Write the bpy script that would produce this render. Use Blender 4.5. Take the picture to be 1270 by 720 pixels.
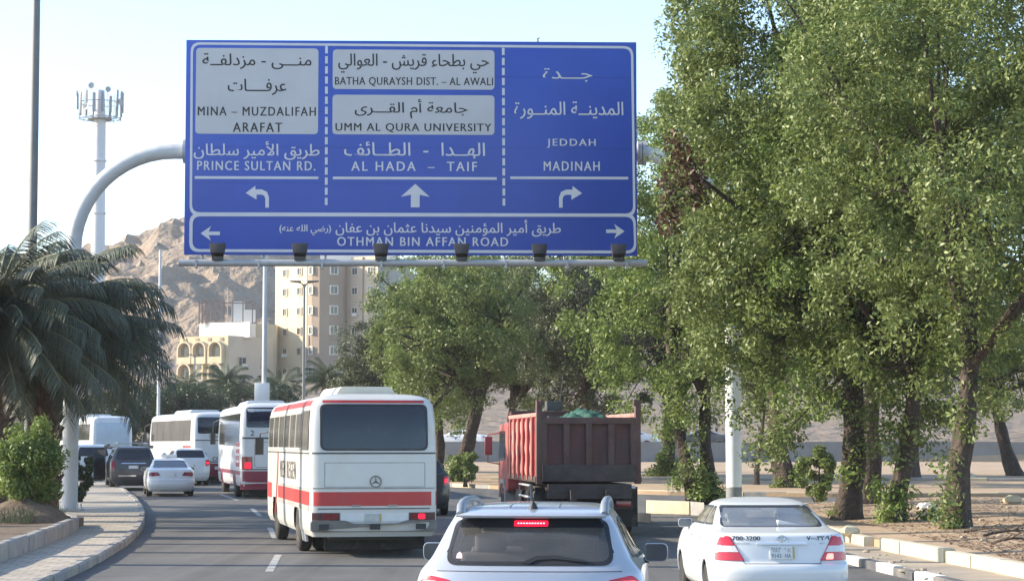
# -*- coding: utf-8 -*-
import bpy, bmesh, math, random
import numpy as np
from mathutils import Vector, Matrix
R = math.radians
S = bpy.context.scene
for o in list(bpy.data.objects): bpy.data.objects.remove(o)
col = S.collection
rng = np.random.default_rng(7); random.seed(7)

# ------------------------------------------------------------ camera, sky, sun, exposure
FPX, CX, CY, HOR, CAMZ = 2600.0, 635.0, 360.0, 550.0, 2.2      # focal length in photo pixels; horizon row; eye height
PITCH = math.atan((HOR - CY) / FPX)
cam = bpy.data.cameras.new('camera'); co = bpy.data.objects.new('camera', cam); col.objects.link(co)
co.location = (0, 0, CAMZ); co.rotation_euler = (math.pi/2 + PITCH, 0, 0)
cam.sensor_width = 36; cam.lens = 36 * FPX / 1270; cam.clip_end = 6000; cam.clip_start = 0.5
S.camera = co
SUN_EL, SUN_DIR = R(25), Vector((-1, 0.06, 0)).normalized()     # low sun from the left
w = bpy.data.worlds.new('World'); S.world = w; w.use_nodes = True
nt = w.node_tree; bg = nt.nodes['Background']
sky = nt.nodes.new('ShaderNodeTexSky'); sky.sky_type = 'NISHITA'; sky.sun_disc = False
sky.sun_elevation = SUN_EL; sky.sun_rotation = math.atan2(SUN_DIR.x, SUN_DIR.y) % (2*math.pi)
sky.air_density = 1.0; sky.dust_density = .6; sky.ozone_density = 2.0; sky.altitude = 250
nt.links.new(sky.outputs[0], bg.inputs[0]); bg.inputs[1].default_value = 0.135
sl = bpy.data.lights.new('sun', 'SUN'); sl.energy = 3.7; sl.angle = R(0.5); sl.color = (1.0, 0.88, 0.70)
so = bpy.data.objects.new('sun', sl); col.objects.link(so)
sv = Vector((SUN_DIR.x*math.cos(SUN_EL), SUN_DIR.y*math.cos(SUN_EL), math.sin(SUN_EL)))
so.rotation_euler = sv.to_track_quat('Z', 'Y').to_euler(); so.location = (-60, 20, 60)
S.view_settings.view_transform = 'Standard'; S.view_settings.look = 'None'
S.view_settings.exposure = 1.5; S.view_settings.gamma = 1.0; S.view_settings.use_curve_mapping = False

# ------------------------------------------------------------ pixel <-> place
def W(px, py, Y):                       # the point at depth Y that the photo shows at px, py
    u = (px-CX)/FPX; v = (CY-py)/FPX; c, s = math.cos(PITCH), math.sin(PITCH)
    k = Y / (c - v*s)
    return Vector((u*k, Y, CAMZ + (s + v*c)*k))
def SX(px, Y): return W(px, HOR, Y).x
def SZ(py, Y): return W(CX, py, Y).z
def rp(y): return 0.0066*np.maximum(0, np.asarray(y, float)-50) if np.ndim(y) else 0.0066*max(0.0, y-50)

# ------------------------------------------------------------ materials
MATS = {}
def mat(name, rgb, rough=.6, metal=0, var=.12, scale=4, bump=0, bscale=None, coat=0, rgb2=None, emit=0, detail=5, dirt=None, bdist=.05):
    if name in MATS: return MATS[name]
    m = bpy.data.materials.new(name); m.use_nodes = True; t = m.node_tree; b = t.nodes['Principled BSDF']
    b.inputs['Roughness'].default_value = rough; b.inputs['Metallic'].default_value = metal
    b.inputs['Coat Weight'].default_value = coat; b.inputs['Coat Roughness'].default_value = .06
    tc = t.nodes.new('ShaderNodeTexCoord'); n = t.nodes.new('ShaderNodeTexNoise')
    n.inputs['Scale'].default_value = scale; n.inputs['Detail'].default_value = detail; n.inputs['Roughness'].default_value = .62
    t.links.new(tc.outputs['Object'], n.inputs['Vector'])
    r = t.nodes.new('ShaderNodeValToRGB'); r.color_ramp.elements[0].position = .3; r.color_ramp.elements[1].position = .7
    a = rgb2 or tuple(c*(1-var) for c in rgb); c2 = rgb if rgb2 else tuple(min(1, c*(1+var)) for c in rgb)
    r.color_ramp.elements[0].color = (*a, 1); r.color_ramp.elements[1].color = (*c2, 1)
    t.links.new(n.outputs[0], r.inputs[0]); last = r.outputs[0]
    if dirt:                              # broad patches of grime / dust: (colour, scale, threshold, amount)
        n2 = t.nodes.new('ShaderNodeTexNoise'); n2.inputs['Scale'].default_value = dirt[1]; n2.inputs['Detail'].default_value = 8
        t.links.new(tc.outputs['Object'], n2.inputs['Vector'])
        mr = t.nodes.new('ShaderNodeMapRange'); mr.inputs[1].default_value = dirt[2]; mr.inputs[2].default_value = dirt[2]+.22
        mr.inputs[3].default_value = 0; mr.inputs[4].default_value = dirt[3]
        t.links.new(n2.outputs[0], mr.inputs[0]); mx = t.nodes.new('ShaderNodeMixRGB')
        mx.inputs[2].default_value = (*dirt[0], 1); t.links.new(mr.outputs[0], mx.inputs[0]); t.links.new(last, mx.inputs[1]); last = mx.outputs[0]
    t.links.new(last, b.inputs['Base Color'])
    if bump:
        n3 = t.nodes.new('ShaderNodeTexNoise'); n3.inputs['Scale'].default_value = bscale or scale*4; n3.inputs['Detail'].default_value = 6
        t.links.new(tc.outputs['Object'], n3.inputs['Vector'])
        bp = t.nodes.new('ShaderNodeBump'); bp.inputs['Strength'].default_value = bump; bp.inputs['Distance'].default_value = bdist
        t.links.new(n3.outputs[0], bp.inputs['Height']); t.links.new(bp.outputs[0], b.inputs['Normal'])
    if emit:
        b.inputs['Emission Color'].default_value = (*rgb, 1); b.inputs['Emission Strength'].default_value = emit
    MATS[name] = m; return m
def glass_mat(name, tint, refl=1.0, film=.12):
    if name in MATS: return MATS[name]
    m = bpy.data.materials.new(name); m.use_nodes = True; t = m.node_tree; t.nodes.remove(t.nodes['Principled BSDF'])
    tr = t.nodes.new('ShaderNodeBsdfTransparent'); tr.inputs[0].default_value = (*tint, 1)
    gl = t.nodes.new('ShaderNodeBsdfGlossy'); gl.inputs['Roughness'].default_value = .03
    fr = t.nodes.new('ShaderNodeFresnel'); fr.inputs[0].default_value = 1.5
    mu = t.nodes.new('ShaderNodeMath'); mu.operation = 'MULTIPLY'; mu.inputs[1].default_value = refl
    t.links.new(fr.outputs[0], mu.inputs[0]); mx = t.nodes.new('ShaderNodeMixShader')
    t.links.new(mu.outputs[0], mx.inputs[0]); t.links.new(tr.outputs[0], mx.inputs[1]); t.links.new(gl.outputs[0], mx.inputs[2])
    df = t.nodes.new('ShaderNodeBsdfDiffuse'); df.inputs[0].default_value = (.42, .40, .36, 1); n = t.nodes.new('ShaderNodeTexNoise'); n.inputs['Scale'].default_value = 2.2; n.inputs['Detail'].default_value = 6
    tc = t.nodes.new('ShaderNodeTexCoord'); t.links.new(tc.outputs['Object'], n.inputs['Vector']); mp = t.nodes.new('ShaderNodeMapRange'); mp.inputs[1].default_value = .3; mp.inputs[2].default_value = .75
    mp.inputs[3].default_value = film*.55; mp.inputs[4].default_value = film*1.6; t.links.new(n.outputs[0], mp.inputs[0]); m2 = t.nodes.new('ShaderNodeMixShader')   # dust film
    t.links.new(mp.outputs[0], m2.inputs[0]); t.links.new(mx.outputs[0], m2.inputs[1]); t.links.new(df.outputs[0], m2.inputs[2])
    t.links.new(m2.outputs[0], t.nodes['Material Output'].inputs[0]); MATS[name] = m; return m
def leaf_mat(name, cols, trans=.3):
    m = bpy.data.materials.new(name); m.use_nodes = True; t = m.node_tree; b = t.nodes['Principled BSDF']
    b.inputs['Roughness'].default_value = .5
    g = t.nodes.new('ShaderNodeNewGeometry'); r = t.nodes.new('ShaderNodeValToRGB')
    for i, c in enumerate(cols):
        e = r.color_ramp.elements[i] if i < 2 else r.color_ramp.elements.new(0)
    for i, c in enumerate(cols):
        e = r.color_ramp.elements[i]; e.position = i/(len(cols)-1); e.color = (*c, 1)
    tc = t.nodes.new('ShaderNodeTexCoord'); n = t.nodes.new('ShaderNodeTexNoise'); n.inputs['Scale'].default_value = .55
    t.links.new(tc.outputs['Object'], n.inputs['Vector'])
    ad = t.nodes.new('ShaderNodeMath'); ad.operation = 'MULTIPLY_ADD'; ad.inputs[1].default_value = .55; ad.inputs[2].default_value = -.05
    t.links.new(g.outputs['Random Per Island'], ad.inputs[0])
    a2 = t.nodes.new('ShaderNodeMath'); a2.operation = 'MULTIPLY_ADD'; a2.inputs[1].default_value = .5
    t.links.new(n.outputs[0], a2.inputs[0]); t.links.new(ad.outputs[0], a2.inputs[2])
    t.links.new(a2.outputs[0], r.inputs[0]); t.links.new(r.outputs[0], b.inputs['Base Color'])
    tl = t.nodes.new('ShaderNodeBsdfTranslucent'); t.links.new(r.outputs[0], tl.inputs[0])
    mx = t.nodes.new('ShaderNodeMixShader'); mx.inputs[0].default_value = trans
    t.links.new(b.outputs[0], mx.inputs[1]); t.links.new(tl.outputs[0], mx.inputs[2])
    t.links.new(mx.outputs[0], t.nodes['Material Output'].inputs[0]); return m

DUST = (.42, .36, .28)
m_asphalt = mat('asphalt', (.10, .098, .095), .88, var=.16, scale=.7, bump=.25, bscale=60, dirt=((.15, .14, .125), .12, .48, .6))
def road_wear(m):
    t = m.node_tree; b = t.nodes['Principled BSDF']; l = b.inputs['Base Color'].links[0].from_socket; tc = t.nodes.new('ShaderNodeTexCoord')
    for sc, k0, k1, c, am in (((.9, .035, 1), .42, .68, (.055, .053, .05), .65), ((.6, .5, 1), .60, .74, (.035, .034, .033), .55), ((2.6, .02, 1), .5, .7, (.15, .145, .135), .4)):
        mp = t.nodes.new('ShaderNodeMapping'); mp.inputs['Scale'].default_value = sc; n = t.nodes.new('ShaderNodeTexNoise'); n.inputs['Scale'].default_value = 1; n.inputs['Detail'].default_value = 6
        t.links.new(tc.outputs['Object'], mp.inputs[0]); t.links.new(mp.outputs[0], n.inputs['Vector']); mr = t.nodes.new('ShaderNodeMapRange'); mr.inputs[1].default_value = k0; mr.inputs[2].default_value = k1; mr.inputs[4].default_value = am
        mx = t.nodes.new('ShaderNodeMixRGB'); mx.inputs[2].default_value = (*c, 1); t.links.new(n.outputs[0], mr.inputs[0]); t.links.new(mr.outputs[0], mx.inputs[0]); t.links.new(l, mx.inputs[1]); l = mx.outputs[0]
    t.links.new(l, b.inputs['Base Color'])
road_wear(m_asphalt)
m_sand = mat('sand', (.37, .265, .17), .95, var=.16, scale=.5, bump=.5, bscale=7, detail=8, dirt=((.30, .215, .135), .35, .52, .7))
m_dirt = mat('dirt', (.13, .095, .065), .95, var=.35, scale=2, bump=.8, bscale=8)
m_rock = mat('mountain_rock', (.26, .195, .14), .95, var=.25, scale=.07, bump=1, bscale=.22, bdist=4, detail=10, dirt=((.17, .14, .115), .045, .48, .65))
m_hill = mat('hillside_rock', (.19, .145, .105), .95, var=.3, scale=.15, bump=1, bscale=.5, bdist=1.0, detail=9, dirt=((.17, .135, .105), .06, .5, .7))
m_concrete = mat('concrete', (.34, .33, .31), .85, var=.14, scale=1.2, bump=.2, bscale=20)
m_kerbgrey = mat('kerb_grey', (.26, .25, .24), .9, var=.22, scale=2.5, bump=.3, bscale=14, dirt=(DUST, 1.1, .5, .6))
m_kerbcream = mat('kerb_cream', (.50, .44, .31), .9, var=.12, scale=2.5, bump=.3, bscale=14, dirt=(DUST, .9, .5, .7))
m_kerbdark = mat('kerb_black', (.09, .09, .095), .85, var=.3, scale=3, bump=.3, bscale=14, dirt=(DUST, .9, .5, .5))
m_kerbwhite = mat('kerb_white', (.58, .56, .51), .85, var=.12, scale=3, bump=.3, bscale=14, dirt=(DUST, .9, .5, .6))
m_steel = mat('galvanised_steel', (.42, .43, .44), .5, metal=.25, var=.1, scale=3)
m_greypole = mat('grey_paint', (.50, .52, .54), .5, var=.07, scale=2, dirt=((.34, .33, .31), 1.5, .55, .5))
m_darkpole = mat('dark_grey_paint', (.15, .155, .165), .5, var=.1)
m_black = mat('black_plastic', (.02, .02, .022), .5, var=.2)
m_rubber = mat('rubber', (.028, .027, .026), .85, var=.25, scale=8, dirt=(DUST, 3, .55, .25))
m_chrome = mat('chrome', (.65, .65, .66), .18, metal=1, var=.05)
m_alloy = mat('alloy', (.45, .45, .46), .35, metal=.8, var=.1)
m_white = mat('white_paint', (.64, .65, .66), .28, var=.02, coat=.6, scale=1.5, dirt=((.66, .62, .55), 1.3, .56, .3))
m_silver = mat('silver_paint', (.46, .48, .52), .3, metal=.35, var=.02, coat=.8, dirt=((.5, .48, .44), 1.2, .56, .25))
m_buswhite = mat('bus_white', (.54, .535, .51), .35, var=.04, coat=.3, scale=1.2, dirt=((.50, .46, .38), 1.1, .5, .55))
m_buscool = mat('bus_cool_white', (.60, .62, .64), .3, var=.03, coat=.3, scale=1.2, dirt=((.48, .45, .40), 1.0, .53, .4))
m_red = mat('red_stripe', (.42, .032, .03), .4, var=.12, scale=2, dirt=((.32, .10, .08), 1.4, .52, .4))
m_maroon = mat('maroon_paint', (.25, .035, .062), .4, var=.12, coat=.3, dirt=((.2, .10, .09), 1.2, .52, .4))
m_darkpaint = mat('charcoal_paint', (.045, .048, .055), .35, var=.1, coat=.5, dirt=((.16, .14, .115), 1.2, .52, .4))
m_trim = mat('dark_trim', (.06, .06, .063), .6, var=.15)
m_darkglass = mat('dark_glass', (.012, .015, .02), .08, var=.2, coat=.4, dirt=((.06, .058, .05), 1.4, .55, .3))
m_redlens = mat('red_lens', (.52, .012, .025), .2, var=.08, scale=20, coat=.7)
m_reddim = mat('dim_red_lens', (.20, .012, .018), .2, var=.1, scale=20, coat=.6)
m_clearlens = mat('clear_lens', (.62, .60, .60), .2, var=.1, scale=25, coat=.7)
m_redlit = mat('lit_brake_light', (.85, .01, .04), .3, var=.02, emit=.55)
m_redhot = mat('brake_light_bulb', (1.0, .12, .10), .3, var=.02, emit=2.0)
m_seat = mat('seat_cloth', (.30, .27, .25), .9, var=.1)
m_seatlight = mat('pale_seat_cloth', (.58, .58, .54), .9, var=.1)
m_plate = mat('plate_white', (.62, .63, .62), .5, var=.06)
m_ink = mat('black_ink', (.02, .02, .022), .6, var=.1)
g_car = glass_mat('tinted_window_glass', (.50, .51, .53), 2.0, .11)
g_light = glass_mat('window_glass', (.68, .74, .72), 2.4, .19)

# ------------------------------------------------------------ mesh helpers
def tag(o, label, cat, group=None, kind=None):
    o['label'] = label; o['category'] = cat
    if group: o['group'] = group
    if kind: o['kind'] = kind
    return o
def thing(name, label, cat, loc=(0, 0, 0), rotz=0, group=None):
    o = bpy.data.objects.new(name, None); col.objects.link(o); o.location = loc; o.rotation_euler = (0, 0, rotz)
    o.empty_display_size = .3
    return tag(o, label, cat, group)
def link(name, me, mats, parent=None, smooth=None):
    for m in (mats if isinstance(mats, (list, tuple)) else [mats]): me.materials.append(m)
    if smooth is not None:
        me.polygons.foreach_set('use_smooth', [True]*len(me.polygons)); me.set_sharp_from_angle(angle=R(smooth))
    o = bpy.data.objects.new(name, me); col.objects.link(o)
    if parent: o.parent = parent
    return o
class MB:
    def __init__(s): s.v = []; s.f = []; s.m = []
    def add(s, vs, fs, mi=0):
        k = len(s.v); s.v += [tuple(v) for v in vs]; s.f += [tuple(i+k for i in f) for f in fs]; s.m += [mi]*len(fs); return s
    def box(s, c, d, rot=None, mi=0):
        p = [Vector((x*d[0]/2, y*d[1]/2, z*d[2]/2)) for x in (-1, 1) for y in (-1, 1) for z in (-1, 1)]
        if rot is not None: p = [rot @ q for q in p]
        return s.add([q+Vector(c) for q in p], [(0, 1, 3, 2), (4, 6, 7, 5), (0, 4, 5, 1), (2, 3, 7, 6), (0, 2, 6, 4), (1, 5, 7, 3)], mi)
    def tube(s, pts, rad, n=10, mi=0, flute=0, cap=True, seed=0):
        pts = [Vector(p) for p in pts]; m = len(pts)
        rad = [rad]*m if isinstance(rad, (int, float)) else list(rad)
        vs = []; up = None
        for i, p in enumerate(pts):
            d = (pts[min(i+1, m-1)]-pts[max(i-1, 0)]).normalized()
            if up is None: up = Vector((0, 1, 0)) if abs(d.y) < .9 else Vector((1, 0, 0))
            a = (up - d*up.dot(d)).normalized(); b = d.cross(a); up = a
            for k in range(n):
                t = 2*math.pi*k/n
                rr = rad[i]*(1+flute*(math.sin(3*t+seed+i*.15)+.6*math.sin(5*t+seed*2-i*.3))) if flute else rad[i]
                vs.append(p+(a*math.cos(t)+b*math.sin(t))*rr)
        fs = [(i*n+k, i*n+(k+1) % n, (i+1)*n+(k+1) % n, (i+1)*n+k) for i in range(m-1) for k in range(n)]
        if cap: fs += [tuple(range(n-1, -1, -1)), tuple((m-1)*n+k for k in range(n))]
        return s.add(vs, fs, mi)
    def lathe(s, prof, c, axis='z', n=24, mi=0, cap=True):
        vs = []
        for r, h in prof:
            for k in range(n):
                t = 2*math.pi*k/n; x, y = r*math.cos(t), r*math.sin(t)
                vs.append(Vector((x, y, h) if axis == 'z' else ((h, x, y) if axis == 'x' else (x, h, y)))+Vector(c))
        m = len(prof)
        fs = [(i*n+k, i*n+(k+1) % n, (i+1)*n+(k+1) % n, (i+1)*n+k) for i in range(m-1) for k in range(n)]
        if cap and prof[0] != prof[-1]: fs += [tuple(range(n-1, -1, -1)), tuple((m-1)*n+k for k in range(n))]
        return s.add(vs, fs, mi)
    def prism(s, poly, f0, f1, mi=0):     # f0, f1 map a 2-D point to the two faces
        n = len(poly)
        return s.add([f0(*p) for p in poly]+[f1(*p) for p in poly],
                     [tuple(range(n)), tuple(range(2*n-1, n-1, -1))]+[(i, n+i, n+(i+1) % n, (i+1) % n) for i in range(n)], mi)
    def ball(s, c, r, n=8, jit=0, seed=0):
        q = random.Random(seed); prof = []
        vs = []; c = Vector(c); r = Vector(r) if not isinstance(r, (int, float)) else Vector((r, r, r))
        for i in range(1, n):
            for k in range(n+2):
                a = math.pi*i/n; t = 2*math.pi*k/(n+2); j = 1+jit*(q.random()-.5)
                vs.append(c+Vector((r.x*math.sin(a)*math.cos(t), r.y*math.sin(a)*math.sin(t), r.z*math.cos(a)))*j)
        N = n+2; fs = [(i*N+k, (i+1)*N+k, (i+1)*N+(k+1) % N, i*N+(k+1) % N) for i in range(n-2) for k in range(N)]
        fs += [tuple(range(N)), tuple((n-2)*N+N-1-k for k in range(N))]
        return s.add(vs, fs)
    def build(s, name, mats, parent=None, smooth=None, bevel=0, seg=2):
        me = bpy.data.meshes.new(name); me.from_pydata(s.v, [], s.f); me.polygons.foreach_set('material_index', s.m)
        bm = bmesh.new(); bm.from_mesh(me); bmesh.ops.recalc_face_normals(bm, faces=bm.faces)
        if bevel:
            es = [e for e in bm.edges if len(e.link_faces) == 2 and e.calc_face_angle(0) > R(28)]
            bmesh.ops.bevel(bm, geom=es, offset=bevel, segments=seg, affect='EDGES', profile=.6, clamp_overlap=True)
        bm.to_mesh(me); bm.free(); me.update()
        return link(name, me, mats, parent, 40 if bevel and smooth is None else smooth)
def npmesh(name, v, f, mats, parent=None, smooth=None):
    me = bpy.data.meshes.new(name); v = np.asarray(v, np.float32); f = np.asarray(f, np.int32); k = f.shape[1]
    me.vertices.add(len(v)); me.vertices.foreach_set('co', v.ravel())
    me.loops.add(f.size); me.loops.foreach_set('vertex_index', f.ravel())
    me.polygons.add(len(f)); me.polygons.foreach_set('loop_start', np.arange(0, f.size, k, dtype=np.int32))
    me.update(calc_edges=True); me.validate()
    return link(name, me, mats, parent, smooth)
def grid(name, xs, ys, zf, m, parent=None, smooth=60):
    X, Y = np.meshgrid(xs, ys); Z = zf(X, Y); nx, ny = len(xs), len(ys)
    i = np.arange(ny-1)[:, None]*nx+np.arange(nx-1)[None, :]
    f = np.stack([i, i+1, i+nx+1, i+nx], -1).reshape(-1, 4)
    return npmesh(name, np.stack([X, Y, Z], -1).reshape(-1, 3), f, m, parent, smooth)
_tab = rng.random((256, 256))
def noise2(x, y):
    xi = np.floor(x).astype(int); yi = np.floor(y).astype(int); fx = x-xi; fy = y-yi
    fx = fx*fx*(3-2*fx); fy = fy*fy*(3-2*fy); g = lambda a, b: _tab[a & 255, b & 255]
    return (g(xi, yi)*(1-fx)+g(xi+1, yi)*fx)*(1-fy)+(g(xi, yi+1)*(1-fx)+g(xi+1, yi+1)*fx)*fy
def fbm(x, y, o=5, ridged=False):
    s = 0; a = .5
    for k in range(o):
        n = noise2(x*2**k+17*k, y*2**k+31*k)
        s = s+a*((1-abs(2*n-1)) if ridged else n); a *= .5
    return s
def sstep(a, b, x): t = np.clip((x-a)/(b-a), 0, 1); return t*t*(3-2*t)
def round_poly(p, r, k=4):
    out = []; n = len(p); rr = r if isinstance(r, (list, tuple)) else [r]*n
    for i in range(n):
        a, b, c = Vector(p[i-1]), Vector(p[i]), Vector(p[(i+1) % n]); u = a-b; v = c-b
        d = min(rr[i], u.length*.49, v.length*.49); p0 = b+u.normalized()*d; p1 = b+v.normalized()*d
        for j in range(k+1):
            t = j/k; out.append(tuple(p0*(1-t)**2+b*2*t*(1-t)+p1*t*t))
    return out
def dense(poly, d=.08):
    out = []; n = len(poly)
    for i in range(n):
        a, b = Vector(poly[i]), Vector(poly[(i+1) % n]); m = max(1, int((b-a).length/d))
        out += [tuple(a.lerp(b, j/m)) for j in range(m)]
    return out
def inset(poly, dx, dz=None):
    dz = dx if dz is None else dz; a = np.array(poly); c = (a.max(0)+a.min(0))/2; h = (a.max(0)-a.min(0))/2
    return [tuple(c+(p-c)*(h-np.array([dx, dz]))/h) for p in a]
def rect(x0, x1, z0, z1): return [(x0, z0), (x1, z0), (x1, z1), (x0, z1)]
def inside(px, py, poly):
    r = np.zeros(px.shape, bool); n = len(poly)
    for i in range(n):
        x0, y0 = poly[i]; x1, y1 = poly[(i+1) % n]
        if y0 == y1: continue
        r ^= ((y0 > py) != (y1 > py)) & (px < (x1-x0)*(py-y0)/(y1-y0)+x0)
    return r
AR = {}
for k, b in {'ا':0xFE8D,'أ':0xFE83,'ة':0xFE93,'د':0xFEA9,'ر':0xFEAD,'ز':0xFEAF,'و':0xFEED,'ى':0xFEEF,'ؤ':0xFE85}.items(): AR[k] = (b, b+1)
for k, b in {'ب':0xFE8F,'ت':0xFE95,'ث':0xFE99,'ج':0xFE9D,'ح':0xFEA1,'س':0xFEB1,'ش':0xFEB5,'ض':0xFEBD,'ط':0xFEC1,'ع':0xFEC9,'ف':0xFED1,
             'ق':0xFED5,'ك':0xFED9,'ل':0xFEDD,'م':0xFEE1,'ن':0xFEE5,'ه':0xFEE9,'ي':0xFEF1,'ئ':0xFE89}.items(): AR[k] = (b, b+1, b+2, b+3)
def arabic(s):                          # joins the letters and lays them out right to left
    s = s.replace('لا', '\uFEFB').replace('لأ', '\uFEF7'); out = []
    def dual(c): return c == 'ـ' or len(AR.get(c, ())) == 4
    for i, c in enumerate(s):
        p = i > 0 and dual(s[i-1]); nx = s[i+1] if i+1 < len(s) else ' '
        q = nx == 'ـ' or nx in AR or nx in '\uFEFB\uFEF7'
        if c in '\uFEFB\uFEF7': out.append(chr(ord(c)+(1 if p else 0)))
        elif c in AR:
            f = AR[c]
            if len(f) == 2: out.append(chr(f[1] if p else f[0]))
            else: out.append(chr(f[3] if p and q else f[1] if p else f[2] if q else f[0]))
        else: out.append({'(': ')', ')': '('}.get(c, c))
    return ''.join(reversed(out))
def text_mesh(s, x0, x1, z0, z1, bold=.004, space=1.0, depth=0.0):   # the string fitted to a box: verts (x, z) and faces
    c = bpy.data.curves.new('lettering', 'FONT'); c.body = s; c.offset = 0.0; c.space_character = space; c.resolution_u = 3
    o = bpy.data.objects.new('lettering', c); col.objects.link(o)
    me = bpy.data.meshes.new_from_object(o.evaluated_get(bpy.context.evaluated_depsgraph_get()))
    bpy.data.objects.remove(o); bpy.data.curves.remove(c)
    v = np.array([p.co[:2] for p in me.vertices]); lo, hi = v.min(0), v.max(0)
    v = (v-lo)/(hi-lo)*np.array([x1-x0, z1-z0])+np.array([x0, z0])
    f = [tuple(p.vertices) for p in me.polygons]; bpy.data.meshes.remove(me); return v, f

# ------------------------------------------------------------ THE SETTING
def right_w(x, y): return sstep(-22, 2, x+0*y)
def terrain(X, Y):
    wr = right_w(X, Y)
    zr = 1.15*sstep(158.6, 159.4, Y)+.062*np.maximum(0, Y-178)
    zl = .056*np.maximum(0, Y-150)
    n = (fbm(X*.045, Y*.03, 5, True)-.5)*np.clip((Y-178)/60, 0, 6)*1.3
    return .0066*np.maximum(0, np.minimum(Y, 200)-50)-.07+wr*zr+(1-wr)*zl+n
xs = np.concatenate([np.linspace(-900, -70, 40), np.arange(-66, 67, 2.2), np.linspace(70, 900, 40)])
ys = np.concatenate([np.arange(-40, 156, 4), np.arange(156, 164, .4), np.arange(164, 330, 3), np.linspace(333, 1500, 80)])
def split_terrain():
    o = grid('ground', xs, ys, terrain, [m_sand, m_hill]); o['kind'] = 'structure'
    me = o.data; c = np.zeros(len(me.polygons)*3); me.polygons.foreach_get('center', c); c = c.reshape(-1, 3)
    me.polygons.foreach_set('material_index', ((c[:, 1] > 176)).astype(np.int32))
split_terrain()
# mountain behind the sign, its ridge at about 700 m
RX = [SX(p, 700) for p in (-300, 60, 120, 150, 190, 210, 228, 270, 330, 400, 470, 560, 640, 720, 900, 1300)]
RZ = [SZ(p, 700) for p in (330, 318, 304, 298, 291, 282, 272, 255, 246, 262, 300, 370, 430, 470, 480, 490)]
def mountain(X, Y):
    r = np.interp(X+(fbm(X*.012, Y*.012+9, 3)-.45)*55*(abs(Y-700) > 60), RX, RZ)-1.5
    b = np.where(Y < 700, np.clip(1-((700-Y)/330)**1.15, -.1, 1), np.clip(1-((Y-700)/260)**1.3, -.1, 1))
    rr = (fbm(X*.02, Y*.02, 6, True)-.62)*20*np.clip(abs(Y-700)/60, .10, 1)+(fbm(X*.09, Y*.07, 5, True)-.6)*9*np.clip(abs(Y-700)/50, .18, 1)+(fbm(X*.28, Y*.2, 3)-.45)*3
    return np.maximum(r*b+rr*np.clip(b*2.5, 0, 1), -20)
o = grid('mountain', np.arange(-420, 260, 1.9), np.concatenate([np.arange(372, 720, 2.0), np.arange(724, 960, 12)]), mountain, m_rock, smooth=35); o['kind'] = 'structure'
o = grid('road', np.arange(-70, 71, 3.), np.concatenate([np.arange(-30, 158, 3.), [158]]), lambda X, Y: rp(Y.ravel()).reshape(Y.shape)+0*X, m_asphalt); o['kind'] = 'structure'

def slab(name, poly, zf, m, step=1.5, skirt=.3):     # raised area with a top following zf and a skirt
    bm = bmesh.new(); bm.faces.new([bm.verts.new((x, y, 0)) for x, y in poly]); a = np.array(poly)
    for ax in (0, 1):
        for k in np.arange(a[:, ax].min()+step, a[:, ax].max(), step):
            c = [0, 0, 0]; n = [0, 0, 0]; c[ax] = k; n[ax] = 1
            bmesh.ops.bisect_plane(bm, geom=bm.verts[:]+bm.edges[:]+bm.faces[:], plane_co=c, plane_no=n)
    for v in bm.verts: v.co.z = zf(v.co.x, v.co.y)
    be = [e for e in bm.edges if len(e.link_faces) == 1]; r = bmesh.ops.extrude_edge_only(bm, edges=be)
    for v in r['geom']:
        if isinstance(v, bmesh.types.BMVert): v.co.z -= skirt
    bmesh.ops.recalc_face_normals(bm, faces=bm.faces)
    me = bpy.data.meshes.new(name); bm.to_mesh(me); bm.free(); o = link(name, me, m, None, 50); o['kind'] = 'structure'; return o
def resample(pl, d):
    pl = [Vector(p) for p in pl]; out = [pl[0]]; acc = 0
    for a, b in zip(pl, pl[1:]):
        L = (b-a).length; t = d-acc
        while t <= L: out.append(a.lerp(b, t/L)); t += d
        acc = (acc+L) % d
    return out
def smooth_pl(pl, it=2):
    for _ in range(it):
        q = [pl[0]]
        for a, b in zip(pl, pl[1:]):
            a, b = Vector(a), Vector(b); q += [tuple(a*.75+b*.25), tuple(a*.25+b*.75)]
        pl = q+[pl[-1]]
    return pl
def kerb(name, pl, zf, mats, h=.16, wd=.16, d=1.0, jit=.012, gap=.012, below=.1):   # a run of kerb stones, alternating materials
    mb = MB(); q = resample(smooth_pl(pl), d); rr = random.Random(len(pl)*7+int(d*10))
    for i, (a, b) in enumerate(zip(q, q[1:])):
        t = (b-a).normalized(); n = Vector((t.y, -t.x)); a = a+t*gap; b = b-t*gap*(1 if rr.random() > .1 else 3); o = n*rr.uniform(-jit, jit); dz = rr.uniform(-jit, jit)
        pr = [(-wd/2, -below), (wd/2, -below), (wd/2, h-.035), (wd/2-.035, h), (-wd/2+.02, h), (-wd/2, h-.02)]
        vs = []
        for p in (a, b):
            for u, z in pr: vs.append((p.x+n.x*u+o.x, p.y+n.y*u+o.y, zf(p.x, p.y)+z+dz))
        m = len(pr); mb.add(vs, [tuple(range(m)), tuple(range(2*m-1, m-1, -1))]+[(k, m+k, m+(k+1) % m, (k+1) % m) for k in range(m)], i % len(mats))
    o = mb.build(name, mats); o['kind'] = 'structure'; return o
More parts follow.
